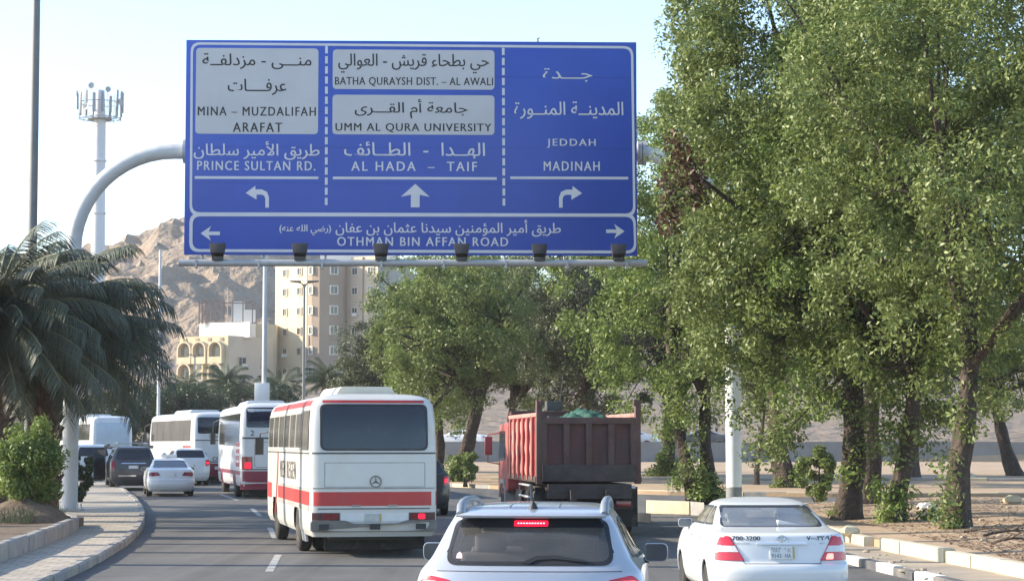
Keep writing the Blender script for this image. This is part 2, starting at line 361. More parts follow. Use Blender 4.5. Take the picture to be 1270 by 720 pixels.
# left pavement and its curving kerb
KL = [(-6.9, 10), (-6.9, 24), (-7.1, 31), (-7.4, 35), (-7.8, 40), (-8.8, 49), (-10.3, 59), (-13, 73), (-16.8, 90), (-21, 106), (-27, 122), (-36, 140)]
m_tile = mat('paving_tiles', (.40, .355, .29), .85, var=.16, scale=1.3, bump=.25, bscale=25, dirt=((.26, .225, .18), .8, .55, .5))
def add_brick(m):
    t = m.node_tree; b = t.nodes['Principled BSDF']; l = b.inputs['Base Color'].links[0].from_socket
    tc = t.nodes.new('ShaderNodeTexCoord'); br = t.nodes.new('ShaderNodeTexBrick'); br.inputs['Scale'].default_value = 1
    br.inputs['Brick Width'].default_value = .4; br.inputs['Row Height'].default_value = .4; br.inputs['Mortar Size'].default_value = .018; br.offset = .5
    br.inputs['Color1'].default_value = (1, 1, 1, 1); br.inputs['Color2'].default_value = (.84, .84, .84, 1); br.inputs['Mortar'].default_value = (.55, .52, .5, 1)
    t.links.new(tc.outputs['Object'], br.inputs['Vector']); mx = t.nodes.new('ShaderNodeMixRGB'); mx.blend_type = 'MULTIPLY'; mx.inputs[0].default_value = 1
    t.links.new(l, mx.inputs[1]); t.links.new(br.outputs[0], mx.inputs[2]); t.links.new(mx.outputs[0], b.inputs['Base Color'])
add_brick(m_tile)
slab('pavement', [(x-.08, y) for x, y in smooth_pl(KL)]+[(-60, 140), (-60, 10)], lambda x, y: rp(y)+.15, m_tile)
kerb('pavement_kerb', KL, lambda x, y: rp(y), [m_kerbgrey, mat('kerb_faded', (.33, .30, .25), .9, var=.2, scale=2.5, bump=.3, bscale=14, dirt=((.20, .19, .18), 1.1, .45, .7)), m_kerbgrey], h=.165, wd=.18)
# planter bed on the pavement
PL = [(-8.2, 26), (-8.95, 36.6), (-9.8, 45), (-10.7, 53), (-13.4, 53.6), (-24, 54)]
def soil(x, y): return rp(y)+.34+.12*float(fbm(np.array([x*.7]), np.array([y*.7]), 3)[0])
slab('planting_soil', [(-8.28, 26), (-9.03, 36.6), (-9.88, 45), (-10.75, 52.9), (-24, 53.9), (-24, 26)], soil, m_dirt, 1.0)
kerb('planter_kerb', PL, lambda x, y: rp(y)+.15, [m_kerbgrey], h=.31, wd=.2, d=1.3)
# right-hand verge: black and white kerb, strip of path, cream kerb, sandy ground under the trees
KR = [(7.6, 18), (7.15, 26), (6.85, 31), (6.35, 37.5), (6.0, 46), (5.85, 56), (5.9, 62), (6.9, 66.2), (12, 67.6), (50, 68.5)]
slab('path', KR+[(50, 18)], lambda x, y: rp(y)+.10, mat('dusty_path', (.30, .255, .20), .9, var=.18, scale=.9, bump=.3, bscale=20, dirt=((.48, .38, .26), .6, .48, .8)))
kerb('painted_kerb', KR[:7], lambda x, y: rp(y), [m_kerbwhite, m_kerbdark], h=.15, wd=.22, d=1.25, jit=.02)
kerb('worn_kerb', KR[6:], lambda x, y: rp(y), [m_kerbcream, m_kerbgrey], h=.15, wd=.2, d=1.2, jit=.02)
KC = [(8.9, 24), (8.15, 33.3), (7.75, 38), (7.42, 42.3)]; KC2 = [(7.35, 43.4), (7.3, 47.5), (7.2, 54), (7.4, 60), (8.6, 64.5), (13, 65.8), (50, 66.6)]
def verge(x, y):
    return rp(y)+.26+.16*min(1, max(0, x-8.2)/4)+.13*(float(fbm(np.array([x*.5]), np.array([y*.5]), 4)[0])-.45)
slab('sandy_verge', [(x+.1, y) for x, y in KC+KC2[:4]]+[(8.7, 64.4), (13, 65.7), (50, 66.5), (50, 24)], verge, m_sand, .6)
kerb('cream_kerb', KC, lambda x, y: rp(y)+.1, [m_kerbcream], h=.22, wd=.24, d=1.5, jit=.03)
kerb('cream_kerb', KC2, lambda x, y: rp(y)+.1, [m_kerbcream], h=.2, wd=.24, d=1.5, jit=.035)
# far side of the junction
KF = [(60, 79), (12, 79.5), (6, 82), (0, 89), (-6, 100), (-12, 116), (-20, 136), (-29, 156)]
def far_verge(x, y): return rp(y)+.14+.10*(float(fbm(np.array([x*.3]), np.array([y*.3]), 4)[0])-.4)*min(1, abs(y-80)/10)
slab('sandy_plain', KF+[(70, 158), (70, 79)], far_verge, m_sand, 2.2)
kerb('far_kerb', KF, lambda x, y: rp(y), [m_kerbcream, m_kerbgrey], h=.17, wd=.22, d=1.6)
kerb('verge_edging', [(-1, 101), (7, 99.5), (20, 98.5), (45, 98)], lambda x, y: rp(y)+.12, [m_kerbcream, m_kerbgrey, m_kerbgrey], h=.17, wd=.25, d=1.8, jit=.03)
# painted lane dashes
mb = MB()
for a, b in (((-4.05, 24), (-4.1, 29.5)), ((-4.2, 36.5), (-4.65, 42)), ((-5.5, 49), (-6.3, 54.8)), ((-7.4, 62), (-8.4, 68)), ((-9.9, 76), (-11.5, 83)), ((-14, 92), (-16.6, 100))):
    a, b = Vector(a), Vector(b); t = (b-a).normalized(); n = Vector((t.y, -t.x))*.07
    mb.add([(*(p+q), float(rp(p.y))+.004) for p, q in ((a, -n), (a, n), (b, n), (b, -n))], [(0, 1, 2, 3)])
o = mb.build('lane_marking', mat('road_paint', (.36, .36, .345), .7, var=.25, scale=6, dirt=((.13, .13, .12), 3, .48, .85))); o['kind'] = 'structure'

# ------------------------------------------------------------ GANTRY WITH THE DIRECTION SIGN
GY = 62.0; PXM = GY/FPX
def gantry():
    g = thing('sign_gantry', 'blue overhead direction sign with white lettering on a curved grey pipe gantry', 'road sign', (SX(510, GY), GY, 0), R(1.6))
    gx = g.location.x
    lx = lambda px: SX(px, GY)-gx
    lz = lambda py: SZ(py, GY)
    # panel in local x, z; front face towards -y
    x0, x1, z0, z1 = lx(226.5), lx(792), lz(316.5), lz(51)
    mb = MB(); mb.box(((x0+x1)/2, .04, (z0+z1)/2), (x1-x0, .08, z1-z0))
    pan = mb.build('sign_panel', mat('blue_sheeting', (.028, .078, .42), .35, var=.10, scale=.35, dirt=((.045, .09, .42), .5, .5, .5)), g, bevel=.01)
    m_let = mat('reflective_white', (.60, .61, .65), .5, var=.05, scale=1.5); m_pat = mat('reflective_grey', (.50, .505, .53), .5, var=.06, scale=.8)
    def flat(name, poly, m, y=-.004, t=.004, parent=pan):
        q = MB(); q.prism(poly, lambda a, b: (lx(a), y-t, lz(b)), lambda a, b: (lx(a), y, lz(b))); return q.build(name, m, parent)
    def band(name, out, inn, m, y=-.004, t=.004):
        n = len(out); q = MB()
        q.add([(lx(a), y-t, lz(b)) for a, b in out+inn]+[(lx(a), y, lz(b)) for a, b in out+inn],
              [(i, (i+1) % n, n+(i+1) % n, n+i) for i in range(n)]+[(2*n+i, i, (i+1) % n, 2*n+(i+1) % n) for i in range(n)]+[(3*n+i, n+i, n+(i+1) % n, 3*n+(i+1) % n) for i in range(n)])
        return q.build(name, m, pan)
    for k in range(1, 6):
        zz = z0+(z1-z0)*k/6; q = MB(); q.box(((x0+x1)/2, -.0015, zz), (x1-x0-.1, .003, .012)); q.build('sheet_joint', mat('joint_blue', (.02, .045, .28), .5), pan)
    # border lines: an upper and a lower cell share the white band between them
    band('border', round_poly([(232, 54), (788, 56), (790, 268), (233, 268)], 12, 6), round_poly([(235, 57), (785, 59), (787, 264), (236, 264)], 10, 6), m_let)
    band('border', round_poly([(233, 265), (790, 264), (791, 313.5), (233, 313)], 12, 6), round_poly([(237, 269), (787, 268), (788, 310), (237, 309.5)], 10, 6), m_let, y=-.0095)
    for r_ in ((239, 392, 61, 167), (410, 613, 62, 111), (410, 613, 118, 167)):
        flat('white_patch', round_poly([(r_[0], r_[2]), (r_[1], r_[2]), (r_[1], r_[3]), (r_[0], r_[3])], 5), m_pat)
    for a, b, y in ((239, 393, 221), (411, 616, 221), (633, 781, 220)):
        flat('rule', rect(a, b, y-1.6, y+1.6), m_let)
    for px, ya, yb in ((402, 58, 258), (624, 59, 258)):
        q = MB(); n = 16; st = (yb-ya)/n
        for k in range(n):
            y = ya+k*st; q.prism(rect(px-1.7+k*.06, px+1.7+k*.06, y, y+st*.72), lambda a, b: (lx(a), -.008, lz(b)), lambda a, b: (lx(a), -.004, lz(b)))
        q.build('dashed_divider', m_let, pan)
    def words(s, ax, bx, ay, by, m, ar=False, bold=.012, space=1.0):
        v, f = text_mesh(arabic(s) if ar else s, ax, bx, -by, -ay, 0, space)
        q = MB(); e = .22 if ar else .26*bold/.02
        for k_, dx in enumerate((-e, e)): q.add([(lx(p[0]+dx), -.0125-.0008*k_, lz(-p[1])) for p in v], f)
        q.build('lettering', m, pan)
    k, wh = m_ink, m_let
    T = lambda *a, **b: words(*a, **b)
    T('منـــى - مزدلفــة', 247, 383, 67.5, 87, k, True, .006); T('عرفــــات', 279, 352, 99, 119, k, True, .006)
    T('MINA – MUZDALIFAH', 242, 389, 133.5, 144.5, k, space=1.22, bold=.02); T('ARAFAT', 286, 347, 153, 164.5, k, space=1.22, bold=.02)
    T('طريق الأمير سلطان', 237.5, 394, 176, 199, wh, True, .006); T('PRINCE SULTAN RD.', 242, 389, 200.5, 212, wh, space=1.22, bold=.02)
    T('حي بطحاء قريش - العوالي', 417, 606, 67, 91, k, True, .006); T('BATHA QURAYSH DIST. – AL AWALI', 413, 611, 96, 107.5, k, space=1.1, bold=.014)
    T('جامعة أم القـــرى', 438, 579, 123, 147, k, True, .006); T('UMM AL QURA UNIVERSITY', 414, 609, 153, 164.5, k, space=1.14, bold=.018)
    T('الهــدا  -  الطــائف', 425, 601, 176, 198, wh, True, .006); T('AL HADA  –  TAIF', 434, 591, 200.5, 212, wh, space=1.3, bold=.02)
    T('جـــدة', 674, 736, 84, 100.5, wh, True, .006); T('المدينــة المنــورة', 638, 775, 125, 147, wh, True, .006)
    T('JEDDAH', 679, 740, 171.5, 183, wh, space=1.25, bold=.018); T('MADINAH', 675, 745, 199.5, 211, wh, space=1.25, bold=.018)
    T('طريق أمير المؤمنين سيدنا عثمان بن عفان', 415, 696, 272, 293, wh, True, .006); T('(رضي الله عنه)', 345, 409, 279, 292, wh, True, .004)
    T('OTHMAN BIN AFFAN ROAD', 417, 630, 294, 305, wh, space=1.22, bold=.02)
    def turn(mx, cx, cy, s):
        P = [(-15, -1), (-3, -10), (-3, -5.5), (5, -5.5), (11.5, -2.5), (14, 4), (14, 17), (9.5, 17), (9.5, 5.5), (8, 2.2), (4.5, .8), (-1.5, 1), (-1.5, 7)]
        flat('arrow', [(cx+mx*a*s, cy+b*s) for a, b in P], m_let)
    turn(1, 317.5, 241, 1.0); turn(-1, 708, 240, 1.0)
    flat('arrow', [(514, 228), (532, 244), (519.5, 241.5), (519.5, 257), (508.5, 257), (508.5, 241.5), (496, 244)], m_let)
    flat('arrow', [(247, 290), (260, 281), (257, 287.8), (271, 287.8), (271, 292.2), (257, 292.2), (260, 299)], m_let, y=-.0125)
    flat('arrow', [(776, 286), (763, 277), (766, 283.8), (753, 283.8), (753, 288.2), (766, 288.2), (763, 295)], m_let, y=-.0125)
    q = MB()
    for zz in (z0+.5, (z0+z1)/2, z1-.5): q.box(((x0+x1)/2, .15, zz), (x1-x0-.4, .10, .12))
    for xx in np.linspace(x0+.8, x1-.8, 7): q.box((xx, .25, (z0+z1)/2), (.1, .1, z1-z0-.3))
    q.build('back_frame', m_steel, g)
    q = MB(); q.tube([(lx(668), .03, z1-.02), (lx(668)-.02, .03, z1+.09), (lx(668)+.06, .03, z1+.13)], [.035, .03, .01], 6); q.build('bracket_stub', m_darkpole, g)
    # curved posts and the arm behind the panel
    za = lz(186); rr = 2.95; yb = .5
    def post(px, side, mt, base):
        xp = lx(px); pts = [(xp, yb, base)]; zt = za-rr
        for t in np.linspace(.15, 1, 6): pts.append((xp, yb, base+(zt-base)*t))
        for t in np.linspace(8, 90, 12):
            pts.append((xp+side*rr*(1-math.cos(R(t))), yb, zt+rr*math.sin(R(t))))
        pts.append((lx(240 if side > 0 else 782), yb, za))
        q = MB(); q.tube(pts, [.235]*7+[.23]*13, 24); p = q.build('gantry_post', mt, g, smooth=50)
        q = MB(); fx = lx(224.5) if side > 0 else lx(797)
        q.lathe([(.36, -.06), (.36, .06)], (fx, yb, za), 'x', 20); q.lathe([(.36, .08), (.36, .2)], (fx, yb, za), 'x', 20); q.build('flange', m_steel, p, smooth=40)
        q = MB(); q.box((xp, yb, base+.02), (.75, .75, .06))
        for a in (-1, 1):
            for b in (-1, 1): q.lathe([(.03, 0), (.03, .14)], (xp+a*.28, yb+b*.28, base+.05), 'z', 8)
        q.build('base_plate', m_steel, p)
        return p
    pl = post(86, 1, m_greypole, .25)
    pr = post(914, -1, mat('pole_white', (.66, .68, .66), .45, var=.05, scale=2), .36)
    q = MB(); q.lathe([(.242, .40), (.242, .92)], (lx(914), yb, 0), 'z', 24); q.build('grey_band', mat('grey_band', (.19, .20, .20), .6), pr, smooth=40)
    q = MB(); q.tube([(lx(236), yb, za), (lx(786), yb, za)], .2, 18); q.build('cross_beam', m_greypole, g, smooth=50)
    # light rail in front of the lower edge with its brackets
    yr = -1.35; zr = SZ(327.5, GY+yr)
    q = MB(); q.tube([(lx(230)-.05, yr, zr+.02), (lx(797)+.05, yr, zr+.05)], .1, 14); q.build('light_rail', m_steel, g, smooth=50)
    for i, px in enumerate((249, 325, 402, 474, 550, 626, 701, 774)):
        q = MB(); x = lx(px)
        q.tube([(x, .2, z0+.25), (x, .1, z0-.16), (x, yr, zr-.1)], .035, 8); q.box((x, yr-.06, zr-.09), (.07, .2, .05)); q.box((x, yr-.02, zr-.02), (.06, .22, .24)); q.build('rail_bracket', m_steel, g)
    for px in (275, 375, 473.5, 572, 667, 764):
        x = lx(px); h = MB()
        rot = Matrix.Rotation(R(-25), 3, 'X')
        h.prism([(-.24, .23), (.24, .23), (.19, -.1), (-.19, -.1)], lambda a, b: Vector((x, yr-.10, zr+.33))+rot @ Vector((a, -.14, b)), lambda a, b: Vector((x, yr-.10, zr+.33))+rot @ Vector((a*.9, .12, b*.9)))
        f = h.build('floodlight', mat('floodlight_black', (.03, .028, .03), .55, var=.2), g, bevel=.02)
        q = MB(); q.prism(rect(-.18, .18, -.06, .19), lambda a, b: Vector((x, yr-.10, zr+.33))+rot @ Vector((a, .125, b)), lambda a, b: Vector((x, yr-.10, zr+.33))+rot @ Vector((a, .135, b))); q.build('lens', m_clearlens, f)
        q = MB(); q.box((x, yr-.05, zr+.14), (.26, .2, .1)); q.box((x-.15, yr-.05, zr+.2), (.03, .07, .2)); q.box((x+.15, yr-.05, zr+.2), (.03, .07, .2)); q.build('yoke', m_trim, f)
    return g
gantry()
def haze():
    q = MB(); q.box((0, 500, 55), (2400, 1300, 150)); m = bpy.data.materials.new('haze'); m.use_nodes = True; t = m.node_tree; t.nodes.remove(t.nodes['Principled BSDF'])
    v = t.nodes.new('ShaderNodeVolumePrincipled'); v.inputs['Color'].default_value = (.93, .97, 1.0, 1); v.inputs['Density'].default_value = HAZE; v.inputs['Anisotropy'].default_value = .2
    t.links.new(v.outputs[0], t.nodes['Material Output'].inputs['Volume']); o = q.build('haze', m); o['kind'] = 'stuff'; o['label'] = 'thin dusty haze over the whole valley'; o['category'] = 'haze'; o.display_type = 'WIRE'
HAZE = .00020
haze()
# ------------------------------------------------------------ VEHICLES (local: rear at y = 0, forward +y, ground z = 0)
class Shell:
    COL = 6                              # level = (z, rear y, front y, half width, rear corner depth, front corner depth)
    def __init__(s, lv, n=2.6, sub=5, sm=2):
        L = np.array(lv, float); T = []
        for a, b in zip(L, L[1:]):
            for k in range(sub): T.append(a+(b-a)*k/sub)
        T.append(L[-1]); T = np.array(T)
        for _ in range(sm): T[1:-1] = .25*T[:-2]+.5*T[1:-1]+.25*T[2:]
        T[:, 0] = np.maximum.accumulate(T[:, 0]+np.arange(len(T))*1e-6); s.T = T; s.n = n
    def at(s, z): return [np.interp(z, s.T[:, 0], s.T[:, k]) for k in range(1, 6)]
    def rear(s, x, z):
        yr, yf, w, br, bf = s.at(z); u = np.minimum(np.abs(x)/w, .9995); return yr+br*(1-(1-u**s.n)**(1/s.n))
    def front(s, x, z):
        yr, yf, w, br, bf = s.at(z); u = np.minimum(np.abs(x)/w, .9995); return yf-bf*(1-(1-u**s.n)**(1/s.n))
    def side(s, y, z):
        yr, yf, w, br, bf = s.at(z)
        v = np.clip(np.where(y < yr+br, (yr+br-y)/np.maximum(br, 1e-4), np.where(y > yf-bf, (y-yf+bf)/np.maximum(bf, 1e-4), 0)), 0, .9995)
        return w*(1-v**s.n)**(1/s.n)
    def mesh(s, name, m, parent, cuts=(), na=26, ns=60):
        n = s.n; th = np.linspace(-math.pi/2, math.pi/2, na+1); sx = np.sign(np.sin(th))*np.abs(np.sin(th))**(2/n); cy = np.abs(np.cos(th))**(2/n)
        tt = np.linspace(0, 1, ns+2)[1:-1]; rings = []
        for z, yr, yf, w, br, bf in s.T:
            x = np.concatenate([w*sx, np.full(ns, w), (w*sx)[::-1], np.full(ns, -w)])
            a, b = yr+br, yf-bf
            y = np.concatenate([yr+br-br*cy, a+(b-a)*tt, yf-bf+(bf*cy)[::-1], b+(a-b)*tt])
            rings.append(np.stack([x, y, np.full(len(x), z)], -1))
        V = np.array(rings); m_, N = V.shape[:2]; V = V.reshape(-1, 3)
        i = np.arange(m_-1)[:, None]*N; k = np.arange(N)[None, :]; k2 = (k+1) % N
        F = np.stack([i+k, i+k2, i+N+k2, i+N+k], -1).reshape(-1, 4); C = V[F].mean(1)
        kind = np.where(np.arange(N) < na, 0, np.where(np.arange(N) < na+ns+1, 1, np.where(np.arange(N) < 2*na+ns+1, 2, 1)))
        kind = np.tile(kind, m_-1); keep = np.ones(len(F), bool)
        for kd, poly in cuts:
            if kd == 'side': keep &= ~(inside(C[:, 1], C[:, 2], poly) & (np.abs(C[:, 0]) > .3*np.abs(V[:, 0]).max()) & ((kind == 1) | (np.abs(C[:, 0]) > .8*np.abs(V[:, 0]).max())))
            else: keep &= ~(inside(C[:, 0], C[:, 2], poly) & (kind == (0 if kd == 'rear' else 2)))
        F = F[keep]
        for a in (0, (m_-1)*N):                                   # close top and bottom with a strip of quads
            ids = np.arange(N)+a; h = N//2; F = np.concatenate([F, np.array([[ids[q], ids[q+1], ids[N-2-q], ids[N-1-q]] for q in range(h-1)])])
        me = bpy.data.meshes.new(name); me.from_pydata(V.tolist(), [], F.tolist())
        bm = bmesh.new(); bm.from_mesh(me); bmesh.ops.remove_doubles(bm, verts=bm.verts, dist=.0004); bmesh.ops.recalc_face_normals(bm, faces=bm.faces); bm.to_mesh(me); bm.free()
        return link(name, me, m, parent, 38)
    def patch(s, name, kind, poly, m, parent, off=.006, step=.09, inner=None, sgn=1, rim=True):
        bm = bmesh.new()
        if inner is None: bm.faces.new([bm.verts.new((a, b, 0)) for a, b in poly])
        else:
            A = [bm.verts.new((a, b, 0)) for a, b in poly]; B = [bm.verts.new((a, b, 0)) for a, b in inner]; n = len(A)
            for i in range(n): bm.faces.new([A[i], A[(i+1) % n], B[(i+1) % n], B[i]])
        P = np.array(poly)
        for ax in (0, 1):
            for k in np.arange(P[:, ax].min()+step*.6, P[:, ax].max(), step):
                c = [0, 0, 0]; nn = [0, 0, 0]; c[ax] = k; nn[ax] = 1
                bmesh.ops.bisect_plane(bm, geom=bm.verts[:]+bm.edges[:]+bm.faces[:], plane_co=c, plane_no=nn)
        def place(v, o):
            a, b = v
            if kind == 'rear': return (a, float(s.rear(a, b))-o, b)
            if kind == 'front': return (a, float(s.front(a, b))+o, b)
            return (sgn*(float(s.side(a, b))+o), a, b)
        flat = {v: (v.co.x, v.co.y) for v in bm.verts}
        if rim:
            be = [e for e in bm.edges if len(e.link_faces) == 1]; old = {tuple(round(c, 5) for c in v.co): v for e in be for v in e.verts}
            r = bmesh.ops.extrude_edge_only(bm, edges=be); new = [g for g in r['geom'] if isinstance(g, bmesh.types.BMVert)]
            deep = {v: (v.co.x, v.co.y) for v in new}
        else: deep = {}
        for v, p in flat.items(): v.co = place(p, off)
        for v, p in deep.items(): v.co = place(p, -.012)
        bmesh.ops.recalc_face_normals(bm, faces=bm.faces)
        me = bpy.data.meshes.new(name); bm.to_mesh(me); bm.free(); return link(name, me, m, parent, 40)
def circ(y, z, r, n=24): return [(y+r*math.cos(2*math.pi*k/n), z+r*math.sin(2*math.pi*k/n)) for k in range(n)]
def wheel(parent, x, y, r, wd=.21, rimr=.62, steel=None, dual=False):
    sg = 1 if x > 0 else -1; q = MB(); h = wd/2
    q.lathe([(r*.55, -h*.8), (r*.86, -h), (r*.97, -h*.75), (r, -h*.4), (r, h*.4), (r*.97, h*.75), (r*.86, h), (r*.55, h*.8)], (x, y, r), 'x', 28)
    if dual: q.lathe([(r*.55, -h*.8), (r*.86, -h), (r, -h*.5), (r, h*.5), (r*.86, h), (r*.55, h*.8)], (x-sg*(wd+.06), y, r), 'x', 28)
    t = q.build('wheel', m_rubber, parent, smooth=45); q = MB()
    q.lathe([(r*rimr, -h*.5), (r*rimr, h*.72), (r*rimr*.93, h*.78), (r*rimr*.86, h*.4), (r*.2, h*.25), (r*.17, h*.6), (.01, h*.62)] if sg > 0 else
            [(r*rimr, h*.5), (r*rimr, -h*.72), (r*rimr*.93, -h*.78), (r*rimr*.86, -h*.4), (r*.2, -h*.25), (r*.17, -h*.6), (.01, -h*.62)], (x, y, r), 'x', 22)
    for k in range(5):
        a = 2*math.pi*k/5; q.box((x+sg*h*.55, y+math.cos(a)*r*rimr*.52, r+math.sin(a)*r*rimr*.52), (.02, .09, r*rimr*.75), Matrix.Rotation(-a+math.pi/2, 3, 'X'))
    q.build('rim', steel or m_alloy, t, smooth=40); return t
def txt(parent, sh, s, x0, x1, z0, z1, m=None, off=.004, ar=False, bold=.01, space=1.0, kind='rear', sgn=1, name='lettering'):
    v, f = text_mesh(arabic(s) if ar else s, x0, x1, z0, z1, 0, space); q = MB(); v = v.copy()
    if kind != 'rear' and sgn < 0: v[:, 0] = x0+x1-v[:, 0]
    for k, dx in enumerate((-1, 1)):
        e = dx*bold*(z1-z0)*2; o_ = off+.001*k
        if kind == 'rear': q.add([(a+e, float(sh.rear(a+e, b))-o_, b) for a, b in v], f)
        else: q.add([(sgn*(float(sh.side(a+e, b))+o_), a+e, b) for a, b in v], f)
    return q.build(name, m or m_ink, parent)
def put(name, label, cat, px, Y, head, z=None, group=None):
    return thing(name, label, cat, (SX(px, Y), Y, float(rp(Y)) if z is None else z), R(head), group)
def mirror(parent, x, y, z, paint, wd=.2, ht=.15):
    sg = 1 if x > 0 else -1; q = MB(); c = (sg*(abs(x)-wd/2), y, z)
    pl = round_poly([(-wd/2, -ht/2), (wd/2, -ht/2), (wd/2, ht/2), (-wd/2, ht/2)], [.04, .06, .05, .03] if sg > 0 else [.06, .04, .03, .05])
    q.prism(pl, lambda a, b: (c[0]+a, y, z+b), lambda a, b: (c[0]+a*.72, y+.13, z+b*.75)); o = q.build('mirror', paint, parent, bevel=.012)
    q = MB(); q.prism(inset(pl, .009), lambda a, b: (c[0]+a, y-.006, z+b), lambda a, b: (c[0]+a, y+.002, z+b)); q.build('mirror_glass', mat('mirror_glass', (.10, .115, .135), .08, metal=.5, var=.1), o)
    q = MB(); q.box((sg*(abs(x)-wd-.06), y+.07, z-ht*.42), (.2, .07, .05)); q.build('mirror_foot', m_black, o); return o
def plate(parent, sh, x0, x1, z0, z1, lines=()):
    pl = sh.patch('number_plate', 'rear', round_poly(rect(x0, x1, z0, z1), .012, 2), m_plate, parent, .022, .2)
    for s, a, b, c, d, ar in lines:
        v, f = text_mesh(arabic(s) if ar else s, a, b, c, d, .006); q = MB(); q.add([(p[0], float(sh.rear(p[0], p[1]))-.0245, p[1]) for p in v], f); q.build('plate_lettering', mat('plate_ink', (.16, .16, .17), .6), pl)
    q = MB(); q.add([(a, float(sh.rear(a, b))-.0242, b) for a, b in ((x1-.035, z0+.008), (x1-.008, z0+.008), (x1-.008, z1-.008), (x1-.035, z1-.008))], [(0, 1, 2, 3)]); q.build('plate_strip', mat('plate_ochre', (.42, .33, .12), .6), pl)
    return pl
def seat(parent, x, y, z, m, rest=True):
    q = MB(); rot = Matrix.Rotation(R(-14), 3, 'X')
    q.box((x, y+.25, z+.06), (.5, .52, .16)); q.box((x, y-.08, z+.40), (.48, .13, .62), rot)
    s = q.build('seat', m, parent, bevel=.04, seg=3)
    if rest: q = MB(); q.box((x, y-.20, z+.83), (.27, .1, .18), rot); q.build('headrest', m, s, bevel=.04, seg=3)
def cabin(parent, L, w, zf, y0, y1, m, z_dash, rear_seat=True, zs=.42):
    q = MB(); q.box((0, (y0+y1)/2, zf), (w*1.7, y1-y0, .05)); q.build('cabin_floor', m_trim, parent)
    q = MB(); q.prism([(-.62, -.1), (.62, -.1), (.66, .06), (-.66, .06)], lambda a, b: (a, y1-.05, z_dash+b), lambda a, b: (a, y1-.55, z_dash+b*.8)); q.build('dashboard', m_trim, parent, bevel=.03)
    for sx in (-1, 1): seat(parent, sx*.36, y0+(y1-y0)*.55, zs, m)
    if rear_seat:
        q = MB(); q.box((0, y0+.78, zs+.38), (1.28, .16, .62), Matrix.Rotation(R(-14), 3, 'X')); b = q.build('rear_bench', m, parent, bevel=.05, seg=3)
        for sx in (-.38, .38): q = MB(); q.box((sx, y0+.68, zs+.77), (.26, .1, .16)); q.build('headrest', m, b, bevel=.04, seg=3)
    q = MB(); q.lathe([(.19, -.012), (.2, 0), (.19, .012), (.165, .012), (.165, -.012)], (0, 0, 0), 'y', 20)
    wv = [Matrix.Rotation(R(-25), 3, 'X') @ Vector(v)+Vector((-.36, y1-.62, z_dash+.02)) for v in q.v]; q.v = [tuple(v) for v in wv]; q.build('steering_wheel', m_black, parent, smooth=40)
SEDAN = [(.20, .18, 4.60, .78, .30, .45), (.28, .07, 4.72, .86, .34, .6), (.42, .0, 4.80, .892, .36, .7), (.56, -.005, 4.80, .90, .36, .7), (.635, .03, 4.78, .90, .35, .7), (.66, .10, 4.77, .898, .34, .7),
         (.80, .12, 4.70, .888, .33, .75), (.95, .15, 4.48, .868, .31, .8), (1.005, .17, 4.2, .85, .30, .8), (1.035, .22, 3.95, .835, .29, .8), (1.06, .46, 3.72, .81, .28, .7), (1.085, .80, 3.5, .775, .26, .6), (1.13, .95, 3.42, .755, .24, .5),
         (1.25, 1.27, 3.16, .69, .21, .4), (1.355, 1.60, 2.92, .62, .2, .35), (1.395, 1.76, 2.80, .585, .2, .32), (1.43, 2.0, 2.62, .49, .16, .2), (1.45, 2.14, 2.5, .33, .1, .12), (1.458, 2.22, 2.42, .14, .05, .06), (1.46, 2.27, 2.38, .04, .02, .02)]
SUVL = [(.22, .16, 4.22, .78, .3, .5), (.36, .04, 4.36, .87, .34, .6), (.58, 0, 4.41, .905, .36, .7), (.82, .02, 4.38, .91, .34, .7), (1.02, .05, 4.28, .905, .32, .75), (1.13, .065, 4.0, .895, .30, .8), (1.21, .09, 3.7, .868, .29, .8),
        (1.255, .13, 3.5, .83, .27, .6), (1.31, .18, 3.36, .785, .25, .5), (1.42, .285, 3.05, .73, .22, .42), (1.54, .41, 2.72, .675, .2, .38), (1.60, .47, 2.52, .64, .19, .36), (1.632, .47, 2.42, .622, .19, .35), (1.655, .50, 2.32, .60, .19, .33),
        (1.685, .72, 2.15, .56, .2, .3), (1.702, 1.05, 1.95, .46, .16, .2), (1.712, 1.3, 1.75, .28, .1, .12), (1.716, 1.45, 1.62, .06, .03, .03)]
BIGSUV = [(.28, .12, 4.8, .80, .2, .4), (.5, .0, 4.95, .94, .24, .5), (.9, .0, 4.95, .96, .24, .5), (1.12, .04, 4.8, .95, .24, .6), (1.2, .07, 3.9, .93, .22, .6), (1.28, .1, 3.6, .89, .2, .4), (1.55, .2, 3.1, .80, .18, .3), (1.74, .28, 2.75, .72, .18, .3),
          (1.80, .36, 2.6, .66, .18, .25), (1.84, .7, 2.4, .5, .15, .2), (1.86, 1.2, 2, .25, .1, .1), (1.865, 1.4, 1.7, .06, .03, .03)]
